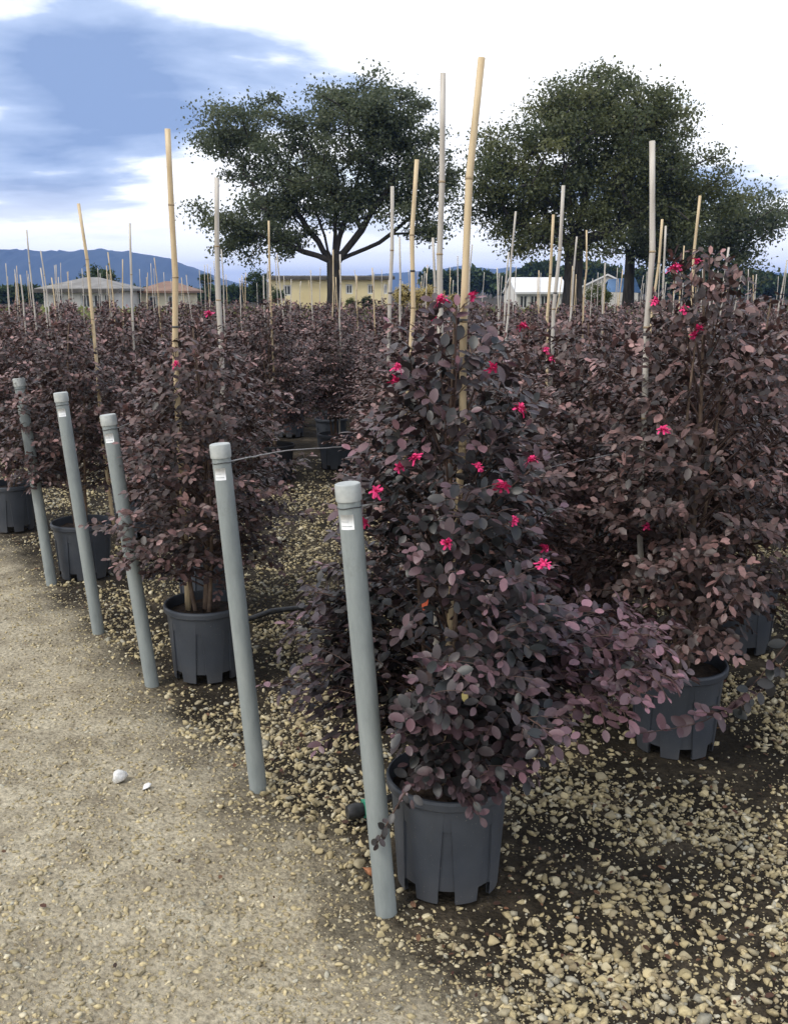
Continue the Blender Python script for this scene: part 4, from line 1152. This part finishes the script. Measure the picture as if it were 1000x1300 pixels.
building('shed', 'white roofed shed with glazed side left of the right oak trunk', 656, 722, 60, 1.45, 7, 'wall_white', 'roof_white', 'gable', 2.25,
         [(-hw2 + .15 + k * .62, -hw2 + .67 + k * .62, .5, 1.32) for k in range(5)], None, 0.0, .1)
building('small_shed', 'small white gabled shed between the right trunks', 764, 792, 64, 1.6, 4, 'wall_white', 'roof_white', 'gable', 2.5, [(-.3, .3, .4, 1.3)], None, math.radians(80), .1)
# blue sheet over a frame
b = at_dist(787, 368, 58); root = empty('covered_frame', (b[0], 58, 0)); tag(root, 'blue sheet stretched over a low frame behind the thick pale stake', 'covered frame')
mb = MB(); mb.prism([(-1.0, -.8, 1.5), (1.0, -.8, 1.45), (.8, 0, 2.3), (-.7, 0, 2.2)], [(-1.0, -.75, 1.48), (1.0, -.75, 1.43), (.8, .05, 2.28), (-.7, .05, 2.18)]); mb.prism([(-.7, .06, 2.2), (.8, .06, 2.3), (1.0, 1.0, 1.5), (-1, 1.0, 1.5)], [(-.7, .05, 2.17), (.8, .05, 2.27), (1.0, .95, 1.47), (-1, .95, 1.47)]); mb.build('sheet', M['blue_sheet'], root)
for sx in (-.9, .9):
    for sy in (-.7, .9): MB().tube([(sx, sy, 0), (sx, sy, 1.5)], [.04, .04], 6).build('leg', M['metal'], root)

# weeds and rough grass behind the shrubs
n = 14000; rg = np.random.default_rng(12)
y = rg.uniform(27, 60, n); x = rg.uniform(-1, 1, n) * (.45 * y)
P = np.stack([x, y, np.zeros(n)], -1); A = np.stack([rg.normal(0, .35, n), rg.normal(0, .35, n), np.ones(n)], -1)
o = link('rough_grass', leaves_mesh('rough_grass', P, unit(A), unit(rg.normal(0, 1, (n, 3))), rg.uniform(.3, .8, n), np.stack([rg.uniform(0, 1, n), rg.uniform(0, 1, n), rg.uniform(0, 1, n)], -1), LEAF_QUAD, M['grass']))
tag(o, 'rough yellow green grass beyond the last shrubs', 'grass', kind='stuff')

# ---------------------------------------------------------------- mountains and the air before them
def mountain(name, prof, d, depth, seed):
    r_ = np.random.default_rng(seed); xs = np.linspace(prof[0][0], prof[-1][0], 160)
    h = np.interp(xs, [p[0] for p in prof], [p[1] for p in prof])
    for _ in range(3): h[1:-1] = (h[:-2] + 2 * h[1:-1] + h[2:]) / 4
    h = h + np.cumsum(r_.normal(0, .25, 160)) * .25
    rows = []; K = 26
    for k in range(K):
        t = k / (K - 1) * 2 - 1
        f = math.cos(t * math.pi / 2) ** 1.3
        yy = d + t * depth
        pts = []
        for q, px in enumerate(xs):
            zr = (368 - h[q]) / F * d * CP + CAMH
            pts.append(((px - 500) / F * d, yy + r_.normal(0, depth * .01), -5 + (zr + 5) * f * (1 + (r_.normal(0, .03) if abs(t) > .05 else 0))))
        rows.append(pts)
    V = np.array(rows).reshape(-1, 3); i = np.arange(K - 1)[:, None] * 160 + np.arange(159)[None]
    o = link(name, np_mesh(name, V, np.stack([i, i + 1, i + 161, i + 160], -1).reshape(-1, 4), None, True, M['mountain'])); tag(o, kind='structure')
mountain('mountain', [(-400, 340), (-150, 326), (0, 318), (100, 322), (135, 319), (175, 322), (212, 327), (240, 337), (265, 347), (300, 360), (360, 369), (400, 372)], 2400, 400, 1)
mountain('mountain_range', [(380, 368), (430, 358), (470, 349), (520, 346), (560, 343), (582, 337), (605, 341), (630, 343), (646, 337), (662, 345), (700, 352), (780, 350), (900, 345), (1100, 350), (1400, 360)], 3000, 400, 2)
hm, hn, hl, hb = material('valley_haze'); hn.remove(hb)
pv = N(hn, 'ShaderNodeVolumePrincipled'); pv.inputs['Color'].default_value = (0.26, 0.46, 1.0, 1); pv.inputs['Density'].default_value = 0.00023
pv.inputs['Anisotropy'].default_value = 0.0
hl.new(pv.outputs[0], [k for k in hn if k.type == 'OUTPUT_MATERIAL'][0].inputs['Volume'])
mb = MB().box(-6500, 6500, -50, 6500, -7, 112); hz = mb.build('haze', hm); tag(hz, 'pale blue haze filling the valley air', 'haze', kind='stuff')
